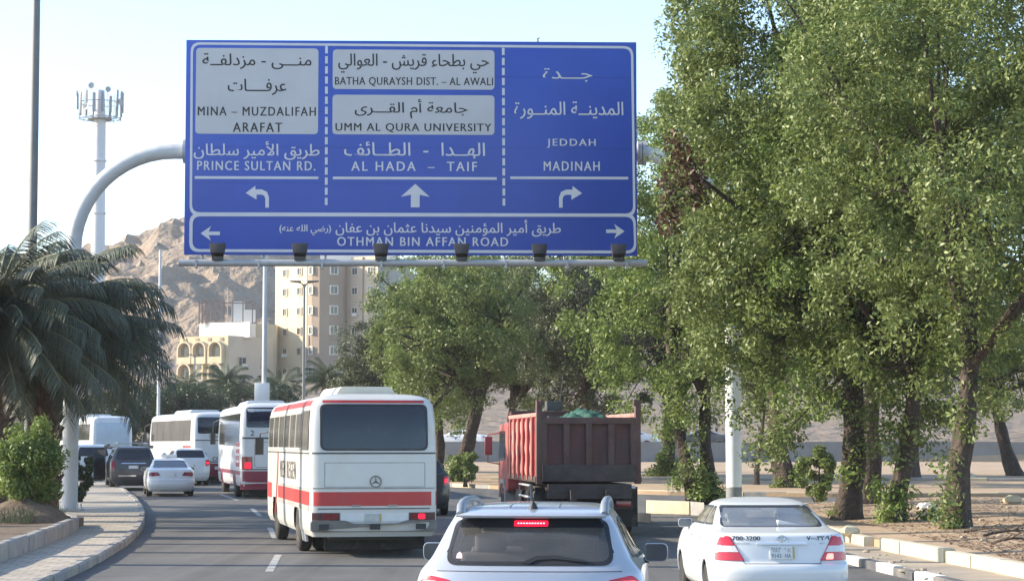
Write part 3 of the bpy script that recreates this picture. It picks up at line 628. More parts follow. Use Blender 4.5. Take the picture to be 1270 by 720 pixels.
def base_car(g, lv, paint, L, glass, wheels, rg, sg, wr=.31, front=None, cuts=(), hubs=None, bodyname='body', liner=.62, n=2.6):
    sh = Shell(lv, n); dr = dense
    fr = front; cu = [('rear', inset(rg, .012)), ('front', inset(fr, .012))]+[('side', inset(p, .012)) for p in sg]+[('side', circ(y, wr, wr*1.16)) for y in wheels]+list(cuts)
    b = sh.mesh(bodyname, paint, g, cu)
    sh.patch('rear_window', 'rear', rg, glass, g, .003, .1, rim=False)
    sh.patch('windscreen', 'front', fr, g_light, g, .003, .12, rim=False)
    for nm, kd, p, e in [('rear_window_seal', 'rear', rg, .03), ('windscreen_seal', 'front', fr, .035)]:
        P = dense(p, .1); sh.patch(nm, kd, P, m_black, g, .006, .12, inner=inset(P, e), rim=True)
    for p in sg:
        for s_ in (-1, 1):
            P = dense(p, .1); sw = sh.patch('side_window', 'side', p, glass, g, .003, .16, sgn=s_, rim=False)
            sh.patch('window_seal', 'side', P, m_black, sw, .006, .16, inner=inset(P, .028), sgn=s_)
    xw = lv[3][3]
    for y in wheels:
        for s_ in (-1, 1):
            wheel(g, s_*(xw-.115), y, wr, steel=hubs)
            A = circ(y, wr, wr*1.24, 36); B = circ(y, wr, wr*1.10, 36); A = [(a, max(b, lv[0][0]+.03)) for a, b in A]; B = [(a, max(b, lv[0][0]+.025)) for a, b in B]
            sh.patch('arch_lip', 'side', A, paint, g, .006, .3, inner=B, sgn=s_)
    q = MB(); q.box((0, L/2, .36), (2*liner, L-.5, .3)); q.build('underbody', m_black, g)
    return sh
# --- silver crossover right in front
g = put('crossover_car', 'silver crossover with roof rails and a lit centre brake light, nearest car ahead', 'car', 654.5, 16.2, -4.0, z=0)
rg = round_poly([(-.665, 1.262), (.665, 1.262), (.60, 1.605), (-.60, 1.605)], [.10, .10, .07, .07], 6)
sgs = [round_poly([(.75, 1.30), (1.35, 1.27), (1.28, 1.56), (1.0, 1.56)], .04), round_poly([(1.42, 1.26), (2.15, 1.24), (2.1, 1.585), (1.36, 1.58)], .04), round_poly([(2.22, 1.24), (3.0, 1.22), (2.55, 1.55), (2.2, 1.585)], .04)]
sh = base_car(g, SUVL, m_silver, 4.4, g_car, (.92, 3.55), rg, sgs, .35, round_poly([(-.70, 1.29), (.70, 1.29), (.57, 1.61), (-.57, 1.61)], .06))
sh.patch('upper_glass_band', 'rear', round_poly([(-.575, 1.545), (.575, 1.545), (.555, 1.618), (-.555, 1.618)], .02), m_darkglass, g, .010, .1)
bl = sh.patch('centre_brake_light', 'rear', round_poly([(-.135, 1.553), (.135, 1.553), (.135, 1.598), (-.135, 1.598)], .012), m_redlit, g, .016, .1)
q = MB()
for k in range(10):
    x = -.1+.2*k/9; q.box((x, float(sh.rear(x, 1.576))-.017, 1.576), (.010, .006, .010))
q.build('brake_light_diodes', mat('led_white', (1, .7, .72), .3, emit=1.2, var=.01), bl)
q = MB()                                              # spoiler lip above the glass
q.prism([(-.60, .50), (.60, .50), (.60, .395), (.45, .365), (-.45, .365), (-.60, .395)], lambda a, b: (a, b, 1.64), lambda a, b: (a*.985, b+.012, 1.618)); q.build('spoiler', m_silver, g, bevel=.01)
for s_ in (-1, 1):
    tl = sh.patch('tail_light', 'rear', round_poly([(s_*.60, 1.15), (s_*.66, 1.0), (s_*.86, .93), (s_*.868, 1.13), (s_*.80, 1.19)], .03), m_redlens, g, .02, .06)
    sh.patch('brake_bulb', 'rear', round_poly([(s_*.71, 1.10), (s_*.83, 1.10), (s_*.83, 1.145), (s_*.72, 1.145)], .015), m_redhot, tl, .026, .06)
    xr = s_*.575; q = MB(); q.tube([(xr, .60, 1.64), (xr, .67, 1.70), (xr, .82, 1.728), (xr, 1.2, 1.742), (xr, 1.9, 1.73), (xr, 2.2, 1.70), (xr, 2.32, 1.65)], [.035, .038, .034, .03, .03, .032, .035], 10); q.box((xr, 1.45, 1.70), (.05, .1, .12)); q.build('roof_rail', mat('rail_silver', (.27, .29, .32), .4, metal=.4, var=.06), g, smooth=50)
    mirror(g, s_*1.085, 2.45, 1.25, m_silver, .21, .165)
q = MB(); q.lathe([(.045, 0), (.03, .03), (.012, .06)], (0, .72, 1.675), 'z', 12); q.tube([(0, .72, 1.72), (-.012, .64, 1.86)], [.008, .005], 6); q.build('aerial', m_black, g, smooth=40)
w_ = sh.patch('wiper', 'rear', [(-.05, 1.29), (.05, 1.335), (.20, 1.34), (.45, 1.30), (.46, 1.285), (.2, 1.315), (.06, 1.305), (0, 1.275)], m_black, g, .022, .07)
sh.patch('window_sticker', 'rear', [(-.575, 1.312), (-.525, 1.312), (-.53, 1.345), (-.55, 1.362), (-.57, 1.345)], mat('sticker_pink', (.75, .52, .56), .6), g, .007, .1)
for k in (-.2, 0, .2):
    q = MB(); q.tube([(k, .75, 1.6885), (k*.98, 1.2, 1.7075), (k*.96, 1.7, 1.7065)], .006, 6); q.build('roof_ridge', m_silver, g)
cabin(g, 4.4, .72, .45, .5, 3.0, m_seat, 1.12, True, .62)
q = MB(); q.box((0, 2.38, 1.50), (.24, .03, .07)); q.build('interior_mirror', m_black, g)
sh.patch('number_plate', 'rear', rect(-.17, .17, .72, .88), m_plate, g, .02, .2)
sh.patch('rear_bumper', 'rear', rect(-.8, .8, .40, .62), m_trim, g, .012, .15)
sh.patch('tailgate_seam', 'rear', [(-.72, 1.215), (.72, 1.215), (.72, 1.221), (-.72, 1.221)], m_trim, g, .002, .1)
# --- white saloon taxi on the right
g = put('saloon_car', 'white saloon with phone numbers on its boot lid, at the right', 'car', 971, 27.4, 2.2, z=0)
rg = round_poly([(-.70, 1.092), (.70, 1.092), (.605, 1.362), (-.605, 1.362)], [.07, .07, .04, .04], 5)
sgs = [round_poly([(1.22, 1.11), (1.95, 1.09), (1.95, 1.345), (1.75, 1.345)], .03), round_poly([(2.02, 1.09), (3.02, 1.08), (2.72, 1.34), (2.02, 1.35)], .03)]
sh = base_car(g, SEDAN, m_white, 4.8, g_light, (1.05, 3.78), rg, sgs, .315, round_poly([(-.70, 1.10), (.70, 1.10), (.57, 1.36), (-.57, 1.36)], .05))
for s_ in (-1, 1):
    full = [(.50, .685), (.60, .82), (.685, 1.0), (.80, .985), (.848, .86), (.868, .70), (.84, .682)]
    def cut(z0, z1, e=0):
        P = [(.500+(z0-.685)*.585+e, z0), (.500+(z1-.685)*.585+e, z1)]; o0 = np.interp(z0, [.685, .86, .985, 1], [.862, .85, .80, .74]); o1 = np.interp(z1, [.685, .86, .985, 1], [.862, .85, .80, .74])
        return [(s_*P[0][0], z0), (s_*o0, z0), (s_*o1, z1), (s_*P[1][0], z1)]
    tl = sh.patch('tail_light', 'rear', round_poly(cut(.684, 1.0, -.006), .012, 2), m_redlens, g, .010, .05)
    sh.patch('tail_light_lens', 'rear', cut(.795, .875, .006), m_clearlens, tl, .016, .05)
    sh.patch('tail_light_lens', 'rear', cut(.885, .985, .012), m_redlens, tl, .016, .05)
    if s_ > 0: sh.patch('brake_bulb', 'rear', round_poly([(.57, .70), (.68, .70), (.68, .775), (.60, .775)], .02), m_redhot, tl, .017, .05)
    sh.patch('tail_light_lens', 'rear', cut(.69, .785, .006), m_redlens, tl, .0155, .05)
    mirror(g, s_*1.02, 3.05, 1.07, m_white, .2, .13)
    for yy in (1.62, 2.62): q = MB(); x = float(sh.side(yy, .93)); q.tube([(s_*(x+.006), yy, .93), (s_*(x+.03), yy+.05, .935), (s_*(x+.03), yy+.14, .935), (s_*(x+.006), yy+.19, .93)], .012, 8); q.build('door_handle', m_white, g, smooth=50)
    for yy in (2.0, 3.1): sh.patch('door_seam', 'side', [(yy, .35), (yy+.007, .35), (yy+.007, 1.07), (yy, 1.07)], m_trim, g, .002, .2, sgn=s_)
    sh.patch('side_moulding', 'side', rect(1.5, 3.3, .60, .64), m_white, g, .014, .3, sgn=s_)
    for a, b in (((-.50*s_, .655), (-.68*s_, .995)),): sh.patch('boot_seam', 'rear', [(s_*.488, .64), (s_*.496, .64), (s_*.680, 1.01), (s_*.672, 1.01)], m_trim, g, .003, .05)
sh.patch('boot_seam', 'rear', [(-.49, .643), (.49, .643), (.49, .651), (-.49, .651)], m_trim, g, .003, .05)
sh.patch('boot_garnish', 'rear', round_poly([(-.33, .893), (.33, .893), (.33, .918), (-.33, .918)], .008), mat('garnish', (.72, .72, .74), .2, metal=.5, var=.03), g, .028, .1)
plate(g, sh, -.165, .165, .705, .875, [('٩١٤٣', -.145, -.02, .80, .858, False), ('ح ا', .03, .11, .80, .858, True), ('9143', -.145, -.02, .722, .775, False), ('HA', .03, .11, .722, .775, False)])
txt(g, sh, '700-3200', -.645, -.285, .945, 1.0, bold=.02); txt(g, sh, '٧٠٠-٣٢٠٩', .33, .635, .945, 1.0, bold=.02)
q = MB()
for sc, sx, dz in ((.062, 1.25, 0), (.042, .62, .0), (.04, 1.0, .018)):
    for k in range(20):
        t0, t1 = 2*math.pi*k/20, 2*math.pi*(k+1)/20
        P = [(sc*sx*math.cos(t), .962+dz+sc*.72*math.sin(t)) for t in (t0, t1)]; q.tube([(a, float(sh.rear(a, b))-.008, b) for a, b in P], .006, 5)
q.build('emblem', m_chrome, g)
txt(g, sh, 'GLX', .50, .57, .895, .915, mat('badge_grey', (.35, .35, .36), .4)); txt(g, sh, 'SALOON', -.62, -.42, .897, .915, MATS['badge_grey'])
cabin(g, 4.8, .70, .35, .9, 3.1, m_seatlight, .98, True, .42)
q = MB(); q.box((0, .98, 1.06), (1.34, .34, .03)); q.build('parcel_shelf', m_seatlight, g)
q = MB(); q.box((.22, .98, 1.115), (.3, .13, .075), Matrix.Rotation(R(12), 3, 'Y')); q.build('tissue_box', mat('tissue_box', (.55, .56, .56), .7), g, bevel=.01)
q = MB(); q.box((0, 2.62, 1.30), (.24, .03, .07)); q.build('interior_mirror', m_black, g)
# --- the cars queuing further ahead
def far_car(name, label, cat, px, Y, head, lv, paint, L, wheels, wr, rg, sgs, fr, lights, lit=False, group=None, glass=None, z=None):
    g = put(name, label, cat, px, Y, head, z, group); sh = base_car(g, lv, paint, L, glass or m_darkglass, wheels, rg, sgs, wr, fr)
    for s_ in (-1, 1):
        t = sh.patch('tail_light', 'rear', round_poly([(s_*a, b) for a, b in lights], .02), m_redlens if lit else m_reddim, g, .014, .08)
        if lit: c = np.mean(lights, 0); sh.patch('brake_bulb', 'rear', [(s_*(c[0]-.06), c[1]-.05), (s_*(c[0]+.05), c[1]-.05), (s_*(c[0]+.05), c[1]+.05), (s_*(c[0]-.06), c[1]+.05)], m_redlit, t, .022, .08)
        mirror(g, s_*(lv[4][3]+.13), L*.63, lv[9][0]-.02, paint, .2, .15)
    return g, sh
rs = round_poly([(-.66, 1.10), (.66, 1.10), (.57, 1.36), (-.57, 1.36)], .05); fs = round_poly([(-.68, 1.10), (.68, 1.10), (.56, 1.36), (-.56, 1.36)], .05)
ss = [round_poly([(1.22, 1.11), (1.95, 1.09), (1.95, 1.345), (1.75, 1.345)], .03), round_poly([(2.02, 1.09), (3.02, 1.08), (2.72, 1.34), (2.02, 1.35)], .03)]
g, sh = far_car('saloon_car', 'small white saloon with a roof sign, right of the charcoal four-wheel drive', 'car', 213, 80, 12, SEDAN, m_white, 4.6, (1.0, 3.7), .31, rs, ss, fs, [(.40, .80), (.50, .93), (.80, .93), (.85, .84), (.80, .77)])
plate(g, sh, -.17, .17, .76, .90); sh.patch('bumper_seam', 'rear', rect(-.7, .7, .60, .612), m_trim, g, .004, .15)
q = MB(); q.box((0, 2.3, 1.53), (.62, .2, .12)); q.build('roof_sign', mat('roof_sign', (.70, .72, .74), .4), g, bevel=.03)
rb = round_poly([(-.72, 1.30), (.72, 1.30), (.63, 1.72), (-.63, 1.72)], .07); fb = round_poly([(-.78, 1.30), (.78, 1.30), (.66, 1.72), (-.66, 1.72)], .06)
sb = [round_poly([(.4, 1.31), (1.15, 1.30), (1.12, 1.70), (.55, 1.68)], .05), round_poly([(1.22, 1.30), (2.1, 1.29), (2.1, 1.72), (1.2, 1.71)], .04), round_poly([(2.18, 1.29), (3.2, 1.28), (2.75, 1.70), (2.18, 1.72)], .04)]
lb = [(.76, .85), (.76, 1.25), (.90, 1.25), (.91, .85)]
g, sh = far_car('four_wheel_drive', 'charcoal four-wheel drive with roof rack and an open front door, beside the kerb', 'car', 166, 88, 14, BIGSUV, m_darkpaint, 4.95, (.95, 3.85), .39, rb, sb, fb, lb)
q = MB()
for k in range(6): q.tube([(-.58, .6+k*.38, 1.96), (.58, .6+k*.38, 1.96)], .022, 6)
for s_ in (-.6, .6):
    q.tube([(s_, .5, 1.98), (s_, 2.6, 1.98)], .03, 6)
    for yy in (.7, 1.5, 2.4): q.tube([(s_, yy, 1.78), (s_, yy, 1.98)], .02, 6)
q.build('roof_rack', m_steel, g)
sh.patch('chrome_strip', 'rear', rect(-.5, .5, 1.12, 1.16), m_chrome, g, .016, .15); sh.patch('chrome_strip', 'rear', rect(-.62, .1, .60, .64), m_chrome, g, .016, .15); plate(g, sh, -.2, .2, .92, 1.05)
q = MB(); q.prism(round_poly([(0, .45), (1.05, .45), (1.05, 1.27), (.72, 1.70), (.0, 1.72)], .06), lambda a, b: (-.98-a*.50, 3.15-a*.8, b), lambda a, b: (-.98-a*.50-.03, 3.10-a*.8, b)); d = q.build('door', m_darkpaint, g, bevel=.015)
q = MB(); q.prism(round_poly([(.09, 1.24), (.96, 1.24), (.69, 1.63), (.09, 1.65)], .05), lambda a, b: (-.98-a*.50-.034, 3.09-a*.8, b), lambda a, b: (-.98-a*.50-.04, 3.075-a*.8, b)); q.build('door_window', mat('door_glass', (.10, .12, .13), .08, var=.3, coat=.5), d)
r2 = round_poly([(-.66, 1.27), (.66, 1.27), (.60, 1.60), (-.60, 1.60)], .07); f2 = round_poly([(-.70, 1.29), (.70, 1.29), (.57, 1.61), (-.57, 1.61)], .06)
s2 = [round_poly([(.65, 1.29), (1.35, 1.27), (1.28, 1.57), (.8, 1.57)], .04), round_poly([(1.42, 1.26), (2.15, 1.24), (2.1, 1.585), (1.36, 1.58)], .04), round_poly([(2.22, 1.24), (3.0, 1.22), (2.55, 1.55), (2.2, 1.585)], .04)]
l2 = [(.68, .88), (.68, 1.17), (.86, 1.17), (.90, .92)]
g, sh = far_car('estate_car', 'white estate car with one glowing tail light, half behind the small saloon', 'car', 237, 96, 15, SUVL, m_white, 4.4, (.9, 3.5), .32, r2, s2, f2, l2, True); plate(g, sh, -.2, .2, .86, .98)
g, sh = far_car('people_carrier', 'pale minivan with wide dark rear window, seen over the white estate car roof', 'car', 222, 113, 16, BIGSUV, mat('pale_grey_paint', (.52, .52, .50), .35, coat=.4, var=.05), 4.9, (.95, 3.85), .36, round_poly([(-.80, 1.24), (.80, 1.24), (.66, 1.75), (-.66, 1.75)], .07), sb, fb, lb)
g, sh = far_car('four_wheel_drive', 'white four-wheel drive with a dark spare wheel, half hidden left of the charcoal one', 'car', 116, 99, 16, BIGSUV, m_white, 4.8, (.95, 3.85), .38, rb, sb, fb, lb)
q = MB(); q.lathe([(.18, -.11), (.33, -.1), (.34, 0), (.33, .1), (.18, .11)], (-.05, -.10, 1.02), 'y', 24); q.build('spare_wheel', m_rubber, g, smooth=40)
g, sh = far_car('estate_car', 'dark estate car with a red tail light, showing right of the nearest striped bus', 'car', 522, 62, 9, SUVL, m_darkpaint, 4.4, (.9, 3.5), .34, r2, s2, f2, l2, True); plate(g, sh, -.2, .2, .8, .92)
g, sh = far_car('parked_car', 'white car parked on the raised road, seen between bus and dump truck', 'car', 606, 166, 80, SEDAN, m_white, 4.6, (1.0, 3.7), .31, rs, ss, fs, [(.40, .80), (.50, .93), (.80, .93), (.85, .84)], group='cars parked on the raised road', z=1.86)
g, sh = far_car('parked_car', 'dark car parked on the raised road, seen left of the grey-banded white post', 'car', 908, 166, 84, SEDAN, m_darkpaint, 4.6, (1.0, 3.7), .31, rs, ss, fs, [(.40, .80), (.50, .93), (.80, .93), (.85, .84)], group='cars parked on the raised road', z=1.86)
g, sh = far_car('parked_car', 'silver car parked on the raised road, seen just right of the dump truck', 'car', 818, 168, 86, SEDAN, m_silver, 4.6, (1.0, 3.7), .31, rs, ss, fs, [(.40, .80), (.50, .93), (.80, .93), (.85, .84)], group='cars parked on the raised road', z=1.86)
# --- buses and coaches
def coach_levels(L, H): return [(z*H/3.2, a, L-b, w_, br, bf) for z, a, b, w_, br, bf in [(.40, .10, .12, 1.18, .25, .4), (.52, .03, .04, 1.235, .26, .45), (.95, 0, 0, 1.25, .27, .5), (2.0, .03, .03, 1.25, .27, .5), (2.6, .09, .16, 1.235, .27, .5), (2.95, .17, .3, 1.205, .28, .5), (3.07, .25, .42, 1.14, .3, .5), (3.14, .38, .6, 1.0, .3, .5), (3.18, .6, .9, .75, .25, .4), (3.195, .9, 1.3, .4, .15, .2), (3.2, 1.4, 1.7, .08, .04, .04)]]
def bus_body(g, L, H, paint, wy, wr=.5):
    sh = Shell(coach_levels(L, H), 4.2, 5, 1)
    cu = [('side', round_poly([(y-wr*1.2, -.2), (y+wr*1.2, -.2), (y+wr*1.2, wr*1.9), (y-wr*1.2, wr*1.9)], .35)) for y in wy]
    sh.mesh('body', paint, g, cu, na=30, ns=150)
    for y in wy:
        for s_ in (-1, 1):
            wheel(g, s_*1.08, y, wr, .27, .55, m_trim, dual=(y < L/2))
    q = MB(); q.box((0, L/2, .72), (1.5, L-1, .5)); q.box((0, 1.2, .5), (1.7, 1.6, .35)); q.build('chassis', m_black, g)
    q = MB()
    for y in wy: q.box((0, y, .72), (1.7, wr*2.3, .6))
    q.build('wheel_housing', m_black, g)
    return sh
g = put('coach_bus', 'old white bus', 'bus', 465, 41, 11.3, z=0)
g['label'] = 'old white bus with a wide red waist stripe, nearest bus in the queue'
sh = bus_body(g, 10.5, 3.2, m_buswhite, (2.9, 8.1), .5); b = g
P = round_poly(rect(-1.03, 1.03, 2.10, 2.95), .12); sh.patch('rear_window', 'rear', P, m_darkglass, g, .010, .2); Pd = dense(P, .15)
sh.patch('window_rubber', 'rear', dense(inset(P, -.03), .15), m_black, g, .014, .2, inner=inset(dense(inset(P, -.03), .15), .04))
sh.patch('waist_moulding', 'rear', rect(-1.22, 1.22, 2.005, 2.035), m_trim, g, .014, .15)
sh.patch('top_stripe', 'rear', rect(-1.0, 1.0, 3.0, 3.055), m_red, g, .006, .15); sh.patch('waist_stripe', 'rear', rect(-1.245, 1.245, 1.0, 1.27), m_red, g, .006, .12)
sh.patch('engine_hatch_seam', 'rear', dense(rect(-.98, 1.0, 1.36, 1.84), .2), m_kerbgrey, g, .003, .2, inner=inset(dense(rect(-.98, 1.0, 1.36, 1.84), .2), .012), rim=False)
sh.patch('lower_moulding', 'rear', rect(-1.2, 1.2, 1.33, 1.35), m_kerbgrey, g, .010, .2); sh.patch('lower_moulding', 'rear', rect(-1.1, 1.1, .935, .955), m_trim, g, .010, .2)
for x in (-.36, .36): sh.patch('hinge', 'rear', rect(x-.09, x+.09, .985, 1.02), m_kerbgrey, g, .02, .2)
for s_ in (-1, 1):
    t = sh.patch('light_housing', 'rear', rect(min(s_*.68, s_*1.21), max(s_*.68, s_*1.21), .715, .868), mat('light_housing', (.07, .025, .028), .35, var=.2), g, .010, .12)
    sh.patch('tail_light', 'rear', round_poly(rect(min(s_*.86, s_*1.0), max(s_*.86, s_*1.0), .74, .845), .03), m_redlit if s_ > 0 else m_reddim, t, .02, .1)
    sh.patch('tail_light', 'rear', round_poly(rect(min(s_*.72, s_*.83), max(s_*.72, s_*.83), .74, .845), .02), m_reddim, t, .018, .1)
sh.patch('plate_panel', 'rear', rect(-.66, .66, .70, .86), m_plate, g, .012, .3); pl = sh.patch('number_plate', 'rear', rect(-.20, .12, .695, .85), mat('old_plate', (.42, .44, .42), .5, var=.15, scale=12), g, .03, .3)
sh.patch('plate_strip', 'rear', rect(.095, .125, .70, .845), mat('plate_ochre', (.42, .33, .12), .6), pl, .034, .3)
q = MB(); q.prism(round_poly([(-1.24, .50), (1.24, .50), (1.24, .72), (.62, .72), (.45, .66), (-.42, .66), (-.56, .72), (-1.24, .72)], .05), lambda a, z: (a, -.09+.16*abs(a/1.24)**5, z), lambda a, z: (a, .2, z)); bm_ = q.build('bumper', mat('bumper_grey', (.19, .185, .18), .6, var=.15, dirt=((.10, .095, .09), 2, .5, .6)), g, bevel=.02)
for x in (-1.0, 0, .9): q = MB(); q.box((x, -.08, .60), (.2, .04, .11)); q.build('bumper_recess', m_black, bm_)
q = MB(); c = (0.02, float(sh.rear(0, 1.47))-.012, 1.47)
q.lathe([(.115, -.012), (.115, .012), (.098, .012), (.098, -.012), (.115, -.012)], c, 'y', 28)
for k in range(3):
    a = R(90+120*k); t = Vector((math.cos(a), 0, math.sin(a))); n = Vector((-t.z, 0, t.x)); C_ = Vector(c)
    q.add([C_+n*.02+Vector((0, -.004, 0)), C_+t*.105+Vector((0, -.004, 0)), C_-n*.02+Vector((0, -.004, 0)), C_+Vector((0, -.016, 0))], [(0, 1, 3), (1, 2, 3), (0, 3, 2)])
q.build('emblem', mat('emblem_grey', (.12, .12, .12), .3, metal=.4), g)
for s_ in (-1, 1):
    sh.patch('window_band', 'side', round_poly([(.42, 2.08), (10.0, 2.08), (9.8, 2.86), (.52, 2.86)], .1), m_trim, g, .005, .8, sgn=s_)
    for k in range(7):
        y0 = .55+k*1.34; wn = sh.patch('side_window', 'side', round_poly(rect(y0, y0+1.22, 2.11, 2.83), .09), mat('bus_window', (.11, .105, .09), .1, var=.5, scale=1.2, coat=.4), g, .010, .5, sgn=s_)
        sh.patch('window_frame', 'side', dense(rect(y0-.055, y0+1.275, 2.08, 2.86), .4), m_buswhite if k else m_trim, wn, .016, .5, inner=inset(dense(rect(y0-.055, y0+1.275, 2.08, 2.86), .4), .045), sgn=s_)
    sh.patch('waist_moulding', 'side', rect(.28, 10.0, 2.005, 2.03), m_trim, g, .012, 1, sgn=s_)
    sh.patch('waist_stripe', 'side', rect(.24, 7.2, 1.0, 1.27), m_red, g, .006, .6, sgn=s_); sh.patch('grey_stripe', 'side', rect(.24, 7.2, .90, .985), m_kerbgrey, g, .006, .6, sgn=s_); sh.patch('grey_stripe', 'side', rect(.24, 7.2, 1.285, 1.33), m_kerbgrey, g, .006, .6, sgn=s_)
    sh.patch('roof_stripe', 'side', rect(.5, 10.0, 2.95, 3.06), m_red, g, .006, .6, sgn=s_)
    for d_ in (0, .16): sh.patch('swoosh', 'side', [(7.9+d_, .6), (7.55+d_, 1.0), (7.25+d_, 1.5), (7.15+d_, 2.0), (7.2+d_, 2.0), (7.32+d_, 1.5), (7.63+d_, 1.0), (7.99+d_, .6)], m_red, g, .007, .25, sgn=s_)
    sh.patch('waist_stripe', 'side', rect(8.9, 10.2, .95, 1.3), m_red, g, .006, .6, sgn=s_)
    txt(g, sh, 'MEN REGEN', 3.0, 6.7, 1.46, 1.84, mat('bus_lettering', (.10, .085, .075), .6), .006, kind='side', sgn=s_, bold=.02, space=1.25)
    q = MB(); x = s_*1.28; q.tube([(s_*1.2, 10.15, 2.5), (s_*1.42, 10.35, 2.45), (s_*1.44, 10.35, 2.2)], .02, 6); q.box((s_*1.44, 10.35, 2.15), (.2, .1, .42)); q.build('mirror', m_black, g, bevel=.02)
    q = MB(); q.box((s_*1.17, 1.95, .42), (.05, .7, .34), Matrix.Rotation(R(8*s_), 3, 'Y')); q.build('skirt_panel', m_buswhite, g)
q = MB(); q.box((.1, .75, .34), (2.0, .03, .44)); q.build('mud_flap', m_rubber, g)  # wide black sheet added to give the bus underside its darkness
q = MB(); q.prism(round_poly([(-.62, 0), (.62, 0), (.5, .2), (-.5, .2)], .06), lambda a, b: (a-.05, 1.0, 3.16+b*.9), lambda a, b: (a-.05, 4.2, 3.17+b)); q.build('roof_hatch', mat('hatch_beige', (.55, .52, .44), .7, var=.06), g, bevel=.05)
def coach(name, label, px, Y, head, L, H, rear_bands, side_bands, rg, sg, lights, lit, extra=None, paint=None):
    g = put(name, label, 'bus', px, Y, head); sh = bus_body(g, L, H, paint or m_buscool, (3.0, L-2.4), .52)
    for nm, z0, z1, m in rear_bands: sh.patch(nm, 'rear', rect(-1.24, 1.24, z0, z1), m, g, .006, .12)
    P = round_poly(rect(*rg), .1); sh.patch('rear_window', 'rear', P, m_darkglass, g, .010, .2)
    for s_ in (-1, 1):
        for nm, z0, z1, m in side_bands: sh.patch(nm, 'side', rect(.26, L-.4, z0, z1), m, g, .006, .8, sgn=s_)
        y0, y1, z0, z1 = sg; n = max(1, round((y1-y0)/1.6)); st = (y1-y0)/n
        for k in range(n): sh.patch('side_window', 'side', round_poly(rect(y0+k*st, y0+(k+1)*st-.03, z0, z1), .05), mat('coach_window', (.06, .062, .06), .07, var=.5, scale=.8, coat=.5), g, .010, .5, sgn=s_)
        for a0, a1, b0, b1 in lights:
            t = sh.patch('tail_light', 'rear', round_poly(rect(min(s_*a0, s_*a1), max(s_*a0, s_*a1), b0, b1), .06), m_reddim, g, .012, .12)
            if lit: sh.patch('brake_bulb', 'rear', round_poly(rect(min(s_*(a0+.05), s_*(a0+.28)), max(s_*(a0+.05), s_*(a0+.28)), b0+.05, b0+.28), .05), m_redlit, t, .02, .12)
        q = MB(); q.tube([(s_*1.15, L-.2, H*.86), (s_*1.42, L+.12, H*.82), (s_*1.45, L+.12, H*.7)], .025, 6); q.box((s_*1.45, L+.12, H*.63), (.22, .12, .48)); q.build('mirror', m_black, g, bevel=.03)
    q = MB(); q.box((0, .45, .34), (2.1, .03, .42)); q.build('mud_flap', m_rubber, g)
    q = MB(); q.prism(round_poly([(-.8, 0), (.8, 0), (.66, .17), (-.66, .17)], .08), lambda a, b: (a, L*.3, H-.03+b), lambda a, b: (a, L*.62, H-.03+b)); q.build('air_conditioner', paint or m_buscool, g, bevel=.05)
    plate(g, sh, -.25, .25, .66, .80)
    return g, sh
g, sh = coach('coach_bus', 'white coach with maroon skirt and lit brake light, half hidden by the striped bus', 341, 77.6, 12, 12, 3.55, [('maroon_band', .34, 1.02, m_maroon), ('dark_moulding', 2.20, 2.26, m_trim), ('white_moulding', 1.06, 1.1, m_trim)], [('maroon_band', .45, 1.02, m_maroon)],
      (-1.05, 1.05, 2.62, 3.36), (.7, 11.2, 1.95, 3.15), [(.82, 1.21, 1.06, 1.55)], True)
for s_ in (-1, 1):
    for z in (1.25, 1.5, 1.75, 2.0): sh.patch('maroon_block', 'side', rect(.8, 2.2, z-.08, z+.08), m_maroon, g, .014, .6, sgn=s_)
sh.patch('engine_hatch', 'rear', dense(round_poly(rect(-.75, .75, 1.15, 2.1), .12), .2), m_kerbgrey, g, .004, .3, inner=inset(dense(round_poly(rect(-.75, .75, 1.15, 2.1), .12), .2), .02), rim=False)
txt(g, sh, '2', -.9, -.76, 2.32, 2.52, m_ink)
g, sh = coach('coach_bus', 'white coach with long side windows and maroon lower rear, turning left in mid queue', 273, 100, 20, 12, 3.4, [('maroon_band', .34, .95, m_maroon), ('dark_moulding', 1.0, 1.05, m_trim), ('dark_moulding', 2.02, 2.07, m_trim)], [], (-1.06, 1.06, 2.36, 3.14), (.9, 11.3, 2.0, 3.02), [(.9, 1.2, .98, 1.4)], False)
for s_ in (-1, 1):
    for z in (1.45, 1.72): sh.patch('red_dash', 'side', round_poly([(.7, z-.07), (2.6, z-.07), (2.8, z+.07), (.9, z+.07)], .03), m_red, g, .012, .6, sgn=s_)
txt(g, sh, 'COACH', -.35, .55, 1.08, 1.26, m_trim, bold=.03); txt(g, sh, 'TRAVEL TOURS', -.55, .65, 2.14, 2.28, m_trim)
g, sh = coach('coach_bus', 'farthest white coach with a pale blank rear, at the head of the queue', 140, 130, 24, 12, 3.4, [], [], (-.95, .95, 1.45, 1.52), (.9, 11.3, 1.9, 2.9), [(.95, 1.18, .8, 1.3)], False)
sh.patch('rear_panel', 'rear', round_poly(rect(-1.02, 1.02, 1.55, 3.0), .12), mat('pale_blue_panel', (.42, .50, .58), .25, var=.06, coat=.4), g, .008, .2)
